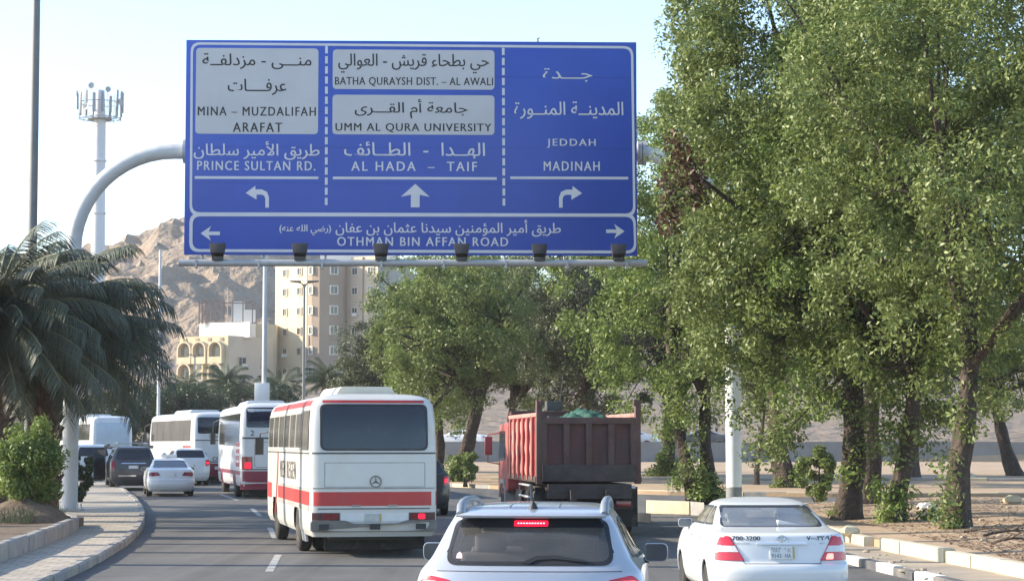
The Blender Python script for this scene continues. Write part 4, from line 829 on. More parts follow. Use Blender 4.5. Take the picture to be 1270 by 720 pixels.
# --- dump truck
def truck():
    g = put('dump_truck', 'red and rust-brown dump truck with a green tarpaulin showing over its ribbed tailgate', 'truck', 730, 50, 7, z=0)
    rust = mat('rust_red', (.10, .042, .038), .75, var=.3, scale=2.2, bump=.2, dirt=((.075, .055, .05), 1.2, .46, .8)); rib = mat('rust_brown', (.105, .056, .047), .75, var=.3, scale=3, dirt=((.09, .065, .055), 1.4, .48, .7))
    red = mat('truck_red', (.36, .07, .065), .65, var=.25, scale=2.5, bump=.15, dirt=((.24, .13, .105), 1.5, .45, .75)); pink = mat('truck_pink', (.44, .215, .185), .75, var=.25, scale=3, dirt=((.26, .10, .085), 2, .5, .6)); dark = mat('grimy_steel', (.06, .048, .044), .8, var=.35, scale=4)
    z0, z1, L, hw = 1.30, 2.86, 5.4, 1.21
    bed = MB(); bed.box((0, L/2, z0+.06), (2*hw, L, .12)); bed.box((0, L-.05, (z0+z1)/2+.1), (2*hw, .1, z1-z0+.2)); bed.box((hw-.05, L/2, (z0+z1)/2), (.08, L-.2, z1-z0-.1)); bed.box((-hw+.05, L/2, (z0+z1)/2), (.08, L-.2, z1-z0-.1)); b = bed.build('bed', rust, g, bevel=.01)
    q = MB(); q.box((0, L+.35, z1+.14), (2*hw-.1, .8, .06)); q.build('cab_guard', rust, b)
    q = MB(); q.box((0, .06, (z0+z1)/2-.02), (2*hw-.16, .06, z1-z0-.04)); tg = q.build('tailgate', rust, g)
    q = MB()
    for x in np.linspace(-hw+.13, hw-.13, 5): q.box((x, .0, (z0+z1)/2+.13), (.15, .12, z1-z0-.42))
    q.box((0, -.01, z1-.11), (2*hw-.2, .13, .16)); q.build('tailgate_rib', rib, tg, bevel=.015)
    q = MB(); q.box((0, -.02, z0+.21), (2*hw-.17, .15, .40)); q.build('tailgate_sill', dark, tg, bevel=.015)
    for s_ in (-1, 1):
        q = MB(); x = s_*(hw-.02); q.box((x, .05, (z0+z1)/2+.16), (.13, .22, z1-z0+.42)); q.box((x-s_*.06, .0, z1+.32), (.1, .16, .14)); q.build('corner_post', rib, b, bevel=.02)
        side = MB()                              # pressed side panel with scalloped pink stripes
        side.box((s_*hw, L/2, (z0+z1)/2), (.05, L-.3, z1-z0)); sp = side.build('side_panel', red, b)
        for k, y in enumerate(np.linspace(.55, L-.5, 6)):
            q = MB(); q.box((s_*(hw+.05), y, (z0+z1)/2), (.1, .17, z1-z0-.05)); q.build('side_rib', red, sp, bevel=.03)
        for k in range(5):
            y0 = .75+k*.92; P = []; n = 26; f = lambda t: .10*math.sin(t*math.pi*5)
            zz = lambda t: z0+.15+t*(z1-z0-.25)
            P = [(y0+f(t)+.1, zz(t)) for t in np.linspace(0, 1, n)]+[(y0+.42+f(t), zz(t)) for t in np.linspace(1, 0, n)]
            q = MB(); q.prism(P, lambda a, c: (s_*(hw+.024), a, c), lambda a, c: (s_*(hw+.045), a, c)); q.build('scalloped_stripe', pink, sp)
        q = MB(); q.box((s_*hw, L/2, z1+.03), (.12, L, .1)); q.build('top_rail', pink, sp, bevel=.02)
        q = MB(); q.box((s_*(hw+.02), L/2, z0+.06), (.1, L, .14)); q.build('bottom_rail', dark, sp, bevel=.02)
    c = MB()
    for s_ in (-1, 1): c.box((s_*.42, L/2+.9, .98), (.14, L+2.6, .26))
    c.box((0, 1.9, 1.08), (2.0, 4.2, .34)); c.box((0, .5, .72), (1.3, .06, .9)); c.box((0, .55, .85), (1.6, .2, .3)); c.box((0, -.02, .72), (2.1, .1, .12)); c.box((-1.0, 3.4, .8), (.5, 1.1, .5)); c.build('chassis', dark, g)
    for y in (1.1, 2.5):
        for s_ in (-1, 1): wheel(g, s_*1.05, y, .54, .28, .55, dark, dual=True)
    for s_ in (-1, 1):
        wheel(g, s_*1.06, L+1.75, .54, .3, .55, dark)
        q = MB(); q.box((s_*.93, .36, .70), (.62, .03, .95)); q.build('mud_flap', m_rubber, g)
        t = MB(); t.box((s_*.82, -.09, .78), (.36, .06, .14)); t.build('tail_light', m_reddim, g, bevel=.01)
    cab = MB(); y0, y1 = L+.75, L+2.85
    cab.prism(round_poly([(y0, .95), (y1, .75), (y1, 1.75), (y1-.28, 2.72), (y0, 2.78)], .12), lambda a, z: (-1.2, a, z), lambda a, z: (1.2, a, z)); k = cab.build('cab', red, g, bevel=.06, seg=3)
    for s_ in (-1, 1):
        q = MB(); q.prism(round_poly([(y0+.5, 1.75), (y1-.12, 1.75), (y1-.36, 2.55), (y0+.5, 2.55)], .06), lambda a, z: (s_*1.20, a, z), lambda a, z: (s_*1.212, a, z)); q.build('cab_window', m_darkglass, k)
        q = MB(); q.tube([(s_*1.2, y1-.3, 2.5), (s_*1.52, y1-.2, 2.45), (s_*1.52, y1-.2, 1.7), (s_*1.2, y1-.3, 1.65)], .022, 6); q.box((s_*1.5, y1-.2, 2.15), (.2, .1, .5)); q.build('mirror', mat('mirror_back', (.40, .06, .06), .5, var=.2), k, bevel=.02)
        q = MB(); q.prism([(L+1.0, .55), (L+1.05, 1.0), (L+1.4, 1.25), (L+2.1, 1.25), (L+2.5, 1.0), (L+2.55, .75), (L+2.4, .75), (L+2.3, .95), (L+2.05, 1.13), (L+1.45, 1.13), (L+1.2, .95), (L+1.12, .55)], lambda a, z: (s_*.85, a, z), lambda a, z: (s_*1.24, a, z)); q.build('mudguard', m_kerbgrey, k, bevel=.02)
        q = MB(); q.box((s_*1.0, y1+.005, 1.15), (.3, .06, .2)); q.build('headlight', m_clearlens, k, bevel=.02)
    q = MB(); q.prism(round_poly([(-1.05, 1.75), (1.05, 1.75), (1.0, 2.55), (-1.0, 2.55)], .08), lambda a, z: (a, y1+.012-.28*max(0, (z-1.75)/.97), z), lambda a, z: (a, y1+.0-.28*max(0, (z-1.75)/.97), z)); q.build('windscreen', m_darkglass, k)
    q = MB(); q.tube([(-.95, 3.0, .55), (-.95, 4.3, .55)], .3, 16); q.build('fuel_tank', m_steel, g, smooth=50)
    q = MB(); q.tube([(-1.3, .6, .62), (-1.3, .6, 1.2), (-1.25, 3.2, 1.2), (-1.25, 3.2, .62), (-1.3, .6, .62)], .03, 6); q.tube([(-1.3, .6, .92), (-1.25, 3.2, .92)], .03, 6); q.build('side_guard', m_steel, g)
    q = MB(); q.box((.98, -.03, 1.18), (.28, .02, .07)); q.build('reflective_strip', m_plate, tg)
    return g
tk = truck(); Mx = Matrix.Translation(tk.location) @ Matrix.Rotation(tk.rotation_euler[2], 4, 'Z')
def on_truck(x, y, z): return tuple(Mx @ Vector((x, y, z)))
q = MB(); n = 27; vs = []
for i in range(n):
    for j in range(n):
        u, v = i/(n-1), j/(n-1); vs.append((-.62+1.5*u, .6+2.2*v, 2.50+.50*math.sin(math.pi*u)**.6*math.sin(math.pi*(v*.8+.12))**.8+.05*math.sin(u*23+v*9)+.03*math.sin(u*11-v*31)+.022*math.sin(u*47+v*23)+.02*random.random()))
fs = [(i*n+j, (i+1)*n+j, (i+1)*n+j+1, i*n+j+1) for i in range(n-1) for j in range(n-1)]
k = len(vs); vs += [(-.62+1.5*(i/(n-1)), .6+2.2*(j/(n-1)), 1.45) for i, j in ((0, 0), (n-1, 0), (n-1, n-1), (0, n-1))]
q.add(vs, fs+[tuple(i*n for i in range(n))[::-1]+(k, k+1), tuple(i*n+n-1 for i in range(n))+(k+2, k+3), tuple(range(n))+(k+3, k), tuple((n-1)*n+j for j in range(n))[::-1]+(k+1, k+2)])
o = q.build('tarpaulin', mat('green_tarp', (.03, .095, .065), .6, var=.3, scale=6), smooth=75); o.matrix_world = Mx; tag(o, 'crumpled green tarpaulin heaped over the load inside the dump truck bed', 'tarpaulin')
q = MB(); q.box((-.35, 3.4, 3.16), (.40, .4, .24)); q.box((-.35, 3.4, 2.4), (.3, .3, 1.0)); q.tube([(-.2, 3.45, 3.1), (-.1, 3.45, 3.95)], .012, 6); o = q.build('load_box', m_trim, bevel=.015); o.matrix_world = Mx; tag(o, 'dark box with a thin rod standing in the dump truck bed behind the tarpaulin', 'box')
# ------------------------------------------------------------ BUILDINGS, WALLS, TOWER, POLES
BY = 338.0
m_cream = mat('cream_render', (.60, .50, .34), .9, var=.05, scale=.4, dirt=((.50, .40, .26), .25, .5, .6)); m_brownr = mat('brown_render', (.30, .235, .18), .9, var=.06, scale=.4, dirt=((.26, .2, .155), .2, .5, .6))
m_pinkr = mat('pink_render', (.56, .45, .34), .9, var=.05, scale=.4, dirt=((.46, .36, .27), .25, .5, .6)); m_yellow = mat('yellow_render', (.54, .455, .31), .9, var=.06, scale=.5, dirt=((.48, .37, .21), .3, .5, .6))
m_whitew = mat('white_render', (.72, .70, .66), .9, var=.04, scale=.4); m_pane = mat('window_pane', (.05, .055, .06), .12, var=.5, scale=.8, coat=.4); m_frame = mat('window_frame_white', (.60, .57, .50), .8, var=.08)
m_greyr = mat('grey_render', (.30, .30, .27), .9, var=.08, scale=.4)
def extrude_plan(name, plan, z0, z1, m, parent):
    q = MB(); q.prism(plan, lambda a, b: (a, b, z0), lambda a, b: (a, b, z1)); return q.build(name, m, parent)
def window(parent, a, b, t, z, w_, h, fm, proud=.16, ft=.16, ac=False):
    a, b = Vector(a), Vector(b); d = (b-a).normalized(); n = Vector((d.y, -d.x)); c = a.lerp(b, t)
    def P(u, v, o): return (c.x+d.x*u+n.x*o, c.y+d.y*u+n.y*o, z+v)
    q = MB(); W_, H_ = w_/2, h/2
    for u0, u1, v0, v1 in ((-W_-ft, W_+ft, H_, H_+ft), (-W_-ft, W_+ft, -H_-ft, -H_), (-W_-ft, -W_, -H_, H_), (W_, W_+ft, -H_, H_), (-.04, .04, -H_, H_)):
        o1 = proud*(.5 if u0 == -.04 else 1); q.add([P(u0, v0, 0), P(u1, v0, 0), P(u1, v1, 0), P(u0, v1, 0), P(u0, v0, o1), P(u1, v0, o1), P(u1, v1, o1), P(u0, v1, o1)], [(0, 3, 2, 1), (4, 5, 6, 7), (0, 1, 5, 4), (1, 2, 6, 5), (2, 3, 7, 6), (3, 0, 4, 7)])
    f = q.build('window', fm, parent); q = MB(); q.add([P(-W_, -H_, .03), P(W_, -H_, .03), P(W_, H_, .03), P(-W_, H_, .03)], [(0, 1, 2, 3)]); q.build('pane', m_pane, f)
    if ac: q = MB(); q.box(P(w_*.2, -H_-.1, .35), (.8, .5, .55)); q.build('cooling_unit', m_frame, f)
    return f
def tower_block():
    g = thing('apartment_building', 'tall beige and brown apartment block with a rounded corner, below the direction sign', 'building', (-30, BY, 9))
    X = lambda px: (px-635)*.13; z0, z1 = 0, 22.8
    A0, A1 = (X(335)+30, 6.5), (X(380)+30, 0); bow = [(A1[0]+.05, .02), (A1[0]+.9, -1.1), (A1[0]+2.2, -1.75), (A1[0]+3.7, -1.8), (A1[0]+5.0, -1.2), (A1[0]+5.9, -.2), (X(428)+30, 1.2)]
    C0, C1 = (X(428)+30, 2.0), (X(469)+30, -1.6); D1 = (X(491)+30, 13)
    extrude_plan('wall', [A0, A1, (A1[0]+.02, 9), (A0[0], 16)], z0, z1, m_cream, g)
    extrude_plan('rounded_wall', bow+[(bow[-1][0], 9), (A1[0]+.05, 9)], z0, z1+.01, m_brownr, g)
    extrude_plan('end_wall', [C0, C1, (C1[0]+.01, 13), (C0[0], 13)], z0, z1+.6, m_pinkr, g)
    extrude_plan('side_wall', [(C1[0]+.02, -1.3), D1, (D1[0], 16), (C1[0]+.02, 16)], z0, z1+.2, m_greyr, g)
    extrude_plan('roof_block', [(X(395)+30, 1.5), (X(488)+30, 1.5), (X(488)+30, 8), (X(395)+30, 8)], z1-.5, z1+5.6, m_whitew, g)
    rows = [(HOR-py)*.13+CAMZ-9-.15 for py in (334.5, 359, 384, 409, 434, 459)]
    for k, z in enumerate(rows):
        for t in (.33, .78): window(g, A0, A1, t, z, 1.0, 1.0, m_pinkr, ac=random.random() < .2)
        window(g, bow[0], bow[1], .9, z, .9, 1.1, m_frame); window(g, bow[3], bow[4], .6, z, 1.1, 1.15, m_frame)
        for t in (.27, .78): window(g, C0, C1, t, z, 1.0, 1.0, m_frame, ac=random.random() < .25)
    q = MB(); q.box((C0[0]+(C1[0]-C0[0])*.53, C0[1]+(C1[1]-C0[1])*.53-.1, z1/2), (.22, .22, z1+1)); q.build('drain_pipe', m_brownr, g)
    q = MB(); q.box(((A0[0]+A1[0])/2-1, 7.5, z1+.25), (3, 5, .5)); q.build('parapet', m_cream, g)
tower_block()
def arch_house():
    g = thing('villa_building', 'low yellow villa with arched balconies at the foot of the mountain', 'building', (-49, 330, 8))
    X = lambda px: (px-635)*.127; x = lambda px: X(px)+49; z = lambda py: CAMZ+(HOR-py)*.127-8
    P0, P1, P2 = (x(217), 4.6), (x(283), 0), (x(331), 9); zt = z(416)
    extrude_plan('wall', [P0, P1, (P1[0]+.01, 14), (P0[0], 14)], 0, zt, m_yellow, g); extrude_plan('side_wall', [(P1[0]+.02, .1), P2, (P2[0], 15), (P1[0]+.02, 15)], 0, zt+.01, m_pinkr, g)
    a, b = Vector(P0), Vector(P1); L = (b-a).length; d = (b-a)/L; n = Vector((d.y, -d.x))
    def Q(u, v, o): return (a.x+d.x*u+n.x*o, a.y+d.y*u+n.y*o, v)
    for t in (.155, .46, .79):
        for zc, kind in ((z(437), 1), (z(464), 0 if t == .46 else 2)):
            u = t*L
            if kind == 0:
                q = MB(); q.prism(rect(u-.75, u+.75, zc-3.1, zc+2.4), lambda p, r: Q(p, r, 0), lambda p, r: Q(p, r, .7)); s = q.build('stair_bay', m_yellow, g)
                for k in range(3): q = MB(); q.prism(rect(u-.45, u+.45, zc-2.4+k*1.6, zc-1.2+k*1.6), lambda p, r: Q(p, r, .70), lambda p, r: Q(p, r, .74)); q.build('window', m_pane, s)
                continue
            w_ = 1.12; out = [(u-w_-.25, zc-1.75), (u+w_+.25, zc-1.75)]+[(u+(w_+.25)*math.cos(R(k)), zc+.5+(w_+.25)*math.sin(R(k))) for k in range(0, 181, 15)]
            inn = [(u-w_, zc-.65), (u+w_, zc-.65)]+[(u+w_*math.cos(R(k)), zc+.5+w_*math.sin(R(k))) for k in range(0, 181, 15)]; m_ = len(out); q = MB()
            q.add([Q(p, r, .9) for p, r in out+inn]+[Q(p, r, 0) for p, r in out+inn], [(i, (i+1) % m_, m_+(i+1) % m_, m_+i) for i in range(m_)]+[(2*m_+i, i, (i+1) % m_, 2*m_+(i+1) % m_) for i in range(m_)]+[(m_+i, m_+(i+1) % m_, 3*m_+(i+1) % m_, 3*m_+i) for i in range(m_)])
            bal = q.build('balcony', m_yellow, g); q = MB(); q.prism(inn, lambda p, r: Q(p, r, .02), lambda p, r: Q(p, r, .05)); q.build('recess', m_brownr, bal)
            q = MB(); q.prism(rect(u-.6, u+.6, zc-.6, zc+.9), lambda p, r: Q(p, r, .06), lambda p, r: Q(p, r, .1)); q.build('window', m_pane, bal)
    for k in range(4): q = MB(); q.prism(rect(L*(.12+.25*k)-.3, L*(.12+.25*k)+.3, zt-.75, zt-.3), lambda p, r: Q(p, r, 0), lambda p, r: Q(p, r, .12)); q.build('parapet_slot', m_brownr, g)
    for zz in (z(447), z(470)):
        window(g, P1, P2, .3, zz, 1.7, 1.1, m_pinkr, ac=True); window(g, P1, P2, .78, zz, 1.0, 1.0, m_pinkr)
    extrude_plan('upper_storey', [(x(240), 6), (x(307), 2.6), (x(309), 9), (x(240), 12)], zt-.2, z(398), m_whitew, g)
    extrude_plan('stair_tower', [(x(308), 8.5), (x(333), 10), (x(333), 15), (x(308), 15)], 0, z(398), m_yellow, g)
    q = MB()
    for k, px in enumerate((240, 244, 250, 257, 264, 272, 283, 296, 308)): q.box((x(px), 5.6-k*.1, z(384)), (.17, .17, 3.9)); q.box((x(px), 9.2, z(386)), (.17, .17, 3.4))
    q.box((x(274), 5.2, z(373)), (x(309)-x(240), .3, .18)); q.build('scaffold_frame', mat('rusty_steel', (.22, .15, .12), .85, var=.3), g)
    q = MB(); q.box((x(288), 6.6, z(383)), (x(296)-x(280), .3, 3.2)); q.box((x(300), 8, z(388)), (2.2, .3, 2)); q.build('unfinished_wall', m_whitew, g)
    q = MB(); q.tube([(x(274), 7, z(398)), (x(274), 7, z(352))], .06, 5); q.build('mast', m_steel, g)
arch_house()
q = MB(); q.prism([(SX(205, 322), 322), (SX(560, 318), 318), (SX(560, 318), 318.5), (SX(205, 322), 322.5)], lambda a, b: (a, b, 6), lambda a, b: (a, b, SZ(473, 320)))
for k in range(24): px = 207+k*15; q.box((SX(px, 320), 319.6, SZ(480, 320)), (.5, .6, SZ(472, 320)-SZ(490, 320)))
tag(q.build('boundary_wall', mat('wall_tan', (.42, .34, .25), .9, var=.1, scale=.5)), 'long low tan boundary wall in front of the villa and the apartment block', 'wall')
o = MB(); n_ = 46
wl = [(-46+k*2.2, 158.6+.5*math.sin(k*.2), rp(158)-.3, 2.36-.05*math.sin(k*.5)) for k in range(n_)]
o.add([(x, y, a) for x, y, a, b in wl]+[(x, y, b) for x, y, a, b in wl]+[(x, y+.35, b) for x, y, a, b in wl]+[(x, y+.35, a) for x, y, a, b in wl], [(r*n_+i, r*n_+i+1, (r+1)*n_+i+1, (r+1)*n_+i) for r in range(3) for i in range(n_-1)])
tag(o.build('retaining_wall', mat('retaining_concrete', (.225, .22, .215), .85, var=.14, scale=.5, dirt=((.17, .165, .155), .3, .5, .7))), 'grey concrete retaining wall along the raised road, seen between the tree trunks', 'wall')
def light_pole(label, px, Y, top, r0, r1, m, base=None, group=None, cat='lamp post'):
    b = float(rp(Y)) if base is None else base; g = thing('light_pole', label, cat, (SX(px, Y), Y, b), 0, group); h = top-b
    q = MB(); q.tube([(0, 0, 0), (0, 0, h*.5), (0, 0, h)], [r0, (r0+r1)/2, r1], 14); q.build('pole', m, g, smooth=50)
    q = MB(); q.box((0, 0, .03), (.5, .5, .06)); q.lathe([(r0*1.5, .06), (r0*1.5, .5), (r0*1.15, .6)], (0, 0, 0), 'z', 14); q.build('base_plate', m, g, smooth=40); return g, h
def lamp_head(g, h, m, arms=(1,), L=1.6):
    for s_ in arms:
        q = MB(); q.tube([(0, 0, h-.3), (s_*.15, 0, h), (s_*L, 0, h+.15)], [.05, .045, .035], 8); a = q.build('lamp_arm', m, g, smooth=50)
        q = MB(); q.prism(round_poly([(s_*(L-.1), .05), (s_*(L+.7), .16), (s_*(L+.7), .24), (s_*(L-.1), .24)], .03), lambda u, v: (u, -.15, h+v), lambda u, v: (u, .15, h+v)); q.build('lamp_head', m_trim, a, bevel=.03)
g, h = light_pole('tall dark grey lamp post rising above the left palm and out of the picture', 36, 59.5, 18.5, .15, .10, m_darkpole, .3); lamp_head(g, h, m_darkpole, (-1, 1))
g, h = light_pole('thin white pole with no lamp, standing before the mountainside behind the white coaches', 196, 112, SZ(310, 112), .10, .07, m_greypole, cat='pole')
g, h = light_pole('pale grey pole with a white box on it, rising behind the maroon coach', 327, 106, SZ(250, 106), .13, .10, m_greypole, cat='pole'); lamp_head(g, h, m_greypole, (-1, 1))
q = MB(); q.box((-.08, -.16, SZ(486, 106)-g.location.z), (.74, .3, .92)); q.build('box_sign', mat('white_box', (.78, .78, .76), .5, var=.03), g, bevel=.02)
g, h = light_pole('slim dark lamp post with a short double head, in front of the tall apartment block', 376, 152, SZ(352, 152), .11, .08, m_darkpole, 1.0); lamp_head(g, h, m_darkpole, (-1, 1), .35)
g, h = light_pole('small dark lamp post in front of the arched villa', 240.5, 300, SZ(441, 300), .14, .10, m_darkpole, 8.0); lamp_head(g, h, m_darkpole, (-1, 1), .5)
for x, y, lb in ((-13.4, 46.8, 'added unseen post casting a shadow stripe on the road, farthest of three'), (-13.0, 43.2, 'added unseen post casting a shadow stripe on the road, middle of three'), (-12.4, 38.8, 'added unseen post casting a shadow stripe on the road, nearest of three')):
    g, h = light_pole(lb, CX+x/y*FPX, y, 13.5, .26, .2, m_darkpole, .3, 'added posts casting shadow stripes'); lamp_head(g, h, m_darkpole, (1,), 2.2)  # posts added out of view only to lay shadow stripes across the road
def comms_tower():
    Y = 285; g = thing('telecom_tower', 'tall white telecom mast crowned by a ring of antennas, behind the curved gantry post', 'telecom mast', (SX(118, Y), Y, 6)); k = Y/FPX; zt = SZ(150, Y)-6; zz = lambda py: SZ(py, Y)-6
    q = MB(); q.tube([(0, 0, 0), (0, 0, zt*.5), (0, 0, zt), (0, 0, zz(112))], [1.1, .95, .82, .6], 18)
    for z in np.arange(6, zt, 7.2): q.lathe([(1.04, -.09), (1.04, .09)], (0, 0, z), 'z', 18)
    q.build('mast', mat('mast_white', (.52, .54, .58), .5, var=.06, scale=.3), g, smooth=50)
    q = MB(); rr = 2.9
    for z in (zz(147), zz(128)): q.lathe([(rr, -.05), (rr, .05), (rr-.12, .05), (rr-.12, -.05), (rr, -.05)], (0, 0, z), 'z', 24, cap=False)
    for a in range(12):
        t = 2*math.pi*a/12; c, s_ = math.cos(t), math.sin(t)
        q.tube([(0, 0, zz(146)), (c*rr, s_*rr, zz(146))], .05, 5); q.tube([(c*rr, s_*rr, zz(150)), (c*rr, s_*rr, zz(113))], .05, 6)
    q.lathe([(.5, -.06), (1.7, -.05), (1.7, .02), (.5, .02)], (0, 0, zz(148)), 'z', 24); q.build('platform', mat('tower_steel', (.28, .29, .31), .5, metal=.2, var=.1), g)
    for a in range(17):
        t = 2*math.pi*a/17+.2; c, s_ = math.cos(t), math.sin(t); q = MB(); ht = random.uniform(2.0, 3.0)
        q.box((c*(rr+.2), s_*(rr+.2), zz(130)+random.uniform(-.3, .5)), (.2, .36, ht), Matrix.Rotation(t, 3, 'Z')); q.build('panel_antenna', mat('antenna_grey', (.22, .23, .26), .5, var=.1), g, bevel=.03)
    for a, z, r in ((200, 117, .42), (260, 111, .45), (300, 115, .4), (340, 128, .5), (245, 136, .5)):
        t = R(a); c, s_ = math.cos(t), math.sin(t); q = MB(); q.lathe([(.05, 0), (r*.7, .06), (r, .2), (r, .28), (r*.9, .28), (.03, .1)], (0, 0, 0), 'y', 16)
        M_ = Matrix.Translation((c*(rr+.1), s_*(rr+.1), zz(z))) @ Matrix.Rotation(t-math.pi/2, 4, 'Z'); q.v = [tuple(M_ @ Vector(v)) for v in q.v]; q.build('dish_antenna', mat('dish_grey', (.34, .35, .37), .5), g, smooth=40)
comms_tower()
# ------------------------------------------------------------ TREES AND PLANTS
m_bark = mat('bark', (.064, .047, .037), .95, var=.4, scale=5, bump=1, bscale=9, bdist=.12, dirt=((.036, .028, .025), 3, .5, .7))
L_green = leaf_mat('leaves_green', [(.065, .095, .025), (.135, .18, .048), (.20, .25, .075), (.27, .31, .105)])
L_fresh = leaf_mat('leaves_fresh', [(.075, .115, .025), (.15, .215, .048), (.22, .29, .075), (.28, .35, .105)], .35)
L_grey = leaf_mat('leaves_grey', [(.045, .06, .03), (.08, .10, .05), (.12, .14, .075), (.15, .165, .095)])
L_dark = leaf_mat('leaves_dark', [(.018, .032, .014), (.035, .055, .022), (.05, .075, .03), (.07, .095, .04)])  # dark greens; the far thicket's shade is part of this colour
L_dry = leaf_mat('leaves_dry', [(.06, .03, .02), (.10, .045, .028), (.13, .07, .045), (.09, .045, .025)])
L_palm = leaf_mat('palm_leaflets', [(.04, .052, .033), (.075, .095, .064), (.115, .135, .095), (.17, .19, .14)], .2)
def leaves(centres, n, spread, size, r, flat=.6, droop=0):      # n leaves round every centre: verts, faces
    m = len(centres)*n; c = np.repeat(np.asarray(centres, float), n, 0); sp = np.repeat(np.broadcast_to(np.asarray(spread, float), (len(centres),)), n)
    u = r.normal(size=(m, 3)); u /= np.linalg.norm(u, axis=1)[:, None]; rad = r.random(m)**.45
    off = u*(rad*sp)[:, None]; off[:, 2] *= flat; off[:, 2] -= droop*sp*(off[:, 0]**2+off[:, 1]**2)/np.maximum(sp**2, 1e-6); c = c+off
    nrm = u*.7+r.normal(size=(m, 3))*.6+np.array([0, 0, .45]); nrm /= np.linalg.norm(nrm, axis=1)[:, None]
    a = np.cross(nrm, r.normal(size=(m, 3))); a /= np.linalg.norm(a, axis=1)[:, None]; b = np.cross(nrm, a)
    l = size*(.6+.8*r.random(m)); w_ = l*.42
    v = np.stack([c-a*(l/2)[:, None], c+b*(w_/2)[:, None]+nrm*(l*.06)[:, None], c+a*(l/2)[:, None]-nrm*(l*.1)[:, None], c-b*(w_/2)[:, None]+nrm*(l*.06)[:, None]], 1).reshape(-1, 3)
    return v, np.arange(m*4).reshape(-1, 4)
NK, PK = 2.3, 1.3
def tree(name, label, px, Y, base, H, cz0, rx, lm, seed, n=130, per=150, size=.2, lean=(0, 0), tr=.3, shift=(0, 0), suckers=0, stems=1, group='trees on the sandy verge', clump=.85, ivy=0, gap=.26, dead=(), sq=2.8, hang=()):
    n = int(n*NK); per = int(per*PK); size *= .92
    r = np.random.default_rng(seed); q_ = random.Random(seed); g = thing(name, label, 'tree', (SX(px, Y), Y, base), 0, group)
    cz0 = cz0-base; H = H-base; C0 = np.array([shift[0], shift[1], (cz0+H)/2]); rad = np.array([rx, rx*.95, (H-cz0)/2])
    cs = []; ph = r.random(3)*50
    while len(cs) < n:                                     # clumps fill a squarish crown, thicker outwards, with noisy gaps
        d = r.normal(size=3); d /= (np.abs(d)**sq).sum()**(1/sq); d *= r.random()**.42; bulge = .80+.42*float(fbm(np.array([d[0]*1.6+ph[0]+d[2]]), np.array([d[1]*1.6+ph[1]-d[2]*1.4]), 3)[0])
        p = d*bulge
        if d[2] < -.3 and np.hypot(d[0], d[1]) < .45 and r.random() < .4: continue
        if float(noise2(np.array([p[0]*2.6+ph[2]+p[1]]), np.array([p[2]*2.6+ph[1]+p[1]]))[0]) < gap: continue
        cs.append(C0+p*rad)
    cs = np.array(list(cs)+[np.array(e)+r.normal(size=3)*np.array(es) for e, es, k in hang for _ in range(k)]); n = len(cs); low = cs[:, 2] < cz0+1.0; cs[low, 2] -= r.random(low.sum())*1.1
    v, f = leaves(cs, per, clump*.72*(.55+.8*r.random(n)), size*.72, r, .8, .12); npmesh('crown', v, f, lm, g)
    mb = MB(); ends = []
    for k in range(stems):
        dx = (k-(stems-1)/2)*.55; top = Vector((lean[0]+dx*2.2+shift[0]*.4, lean[1]+shift[1]*.4, cz0+.18*(H-cz0))); pts = []; rr = []
        for i in range(11):
            t = i/10; p = Vector((dx, 0, -.25)).lerp(top, t)+Vector((math.sin(t*5+seed)*.10, math.cos(t*4+seed)*.08, 0))*min(1, t*3); pts.append(p); rr.append(tr*(1.0-.45*t+.55*math.exp(-t*14)+.08*math.sin(t*21+seed))*(1 if stems == 1 else .7))
        mb.tube(pts, rr, 16, flute=.12, seed=seed+k); ends.append(pts)
    tk = mb.build('trunk', m_bark, g, smooth=60)
    lb = MB()
    for k in range(16):
        pts = ends[k % stems]; c = Vector(cs[q_.randrange(n)]); s0 = pts[q_.choice((7, 8, 9, 10))]
        mid = s0.lerp(c, .5)+Vector((q_.uniform(-.4, .4), q_.uniform(-.4, .4), q_.uniform(.1, .6))); lb.tube([s0, s0.lerp(mid, .5)+Vector((0, 0, .1)), mid, mid.lerp(c, .6), c], [tr*.42, tr*.34, tr*.25, tr*.15, .02], 7)
        for _ in range(3):
            d = Vector(cs[np.argmin(np.linalg.norm(cs-(np.array(mid)+r.normal(size=3)*1.4), axis=1))]); lb.tube([mid, mid.lerp(d, .5)+Vector((0, 0, .15)), d], [tr*.16, tr*.1, .012], 5)
    lb.build('limb', m_bark, g, smooth=60)
    if dead:
        v, f = leaves([np.array(d) for d in dead], 170, .40, size*.9, r, 1.3); npmesh('dead_leaves', v, f, L_dry, g)
    if suckers:
        S_ = [np.array(ends[q_.randrange(stems)][0])+np.array([r.normal()*.35, r.normal()*.3-.2, .35+abs(r.normal())*.55]) for _ in range(suckers)]
        v, f = leaves(S_, 130, .42, size*.85, r, .9); npmesh('sucker_shoots', v, f, L_fresh if lm is not L_grey else L_green, g)
    if ivy:
        S_ = [np.array(ends[q_.randrange(stems)][q_.randrange(2, 9)])+np.array([r.normal()*.3-.35, r.normal()*.2-.3, r.normal()*.3]) for _ in range(ivy)]
        v, f = leaves(S_, 110, .42, size*.85, r, 1.0); npmesh('trunk_shoots', v, f, L_green, g)
    return g
V = lambda px, Y: verge(SX(px, Y), Y)
tree('verge_tree', 'big gnarled tree with a single thick trunk, nearest the cream kerb at the right', 1185, 47, V(1185, 47)-.05, 14.8, 3.5, 4.9, L_green, 11, 220, 165, .19, lean=(.15, .3), tr=.27, shift=(.7, 0), suckers=0, ivy=8)
tree('verge_tree', 'leaning slender tree with leafy shoots round its foot, between two thick trunks', 1103, 52, V(1103, 52)-.05, 13.8, 3.3, 4.2, L_fresh, 12, 170, 160, .19, lean=(.75, 0), tr=.25, shift=(.3, .5), suckers=6, ivy=5)
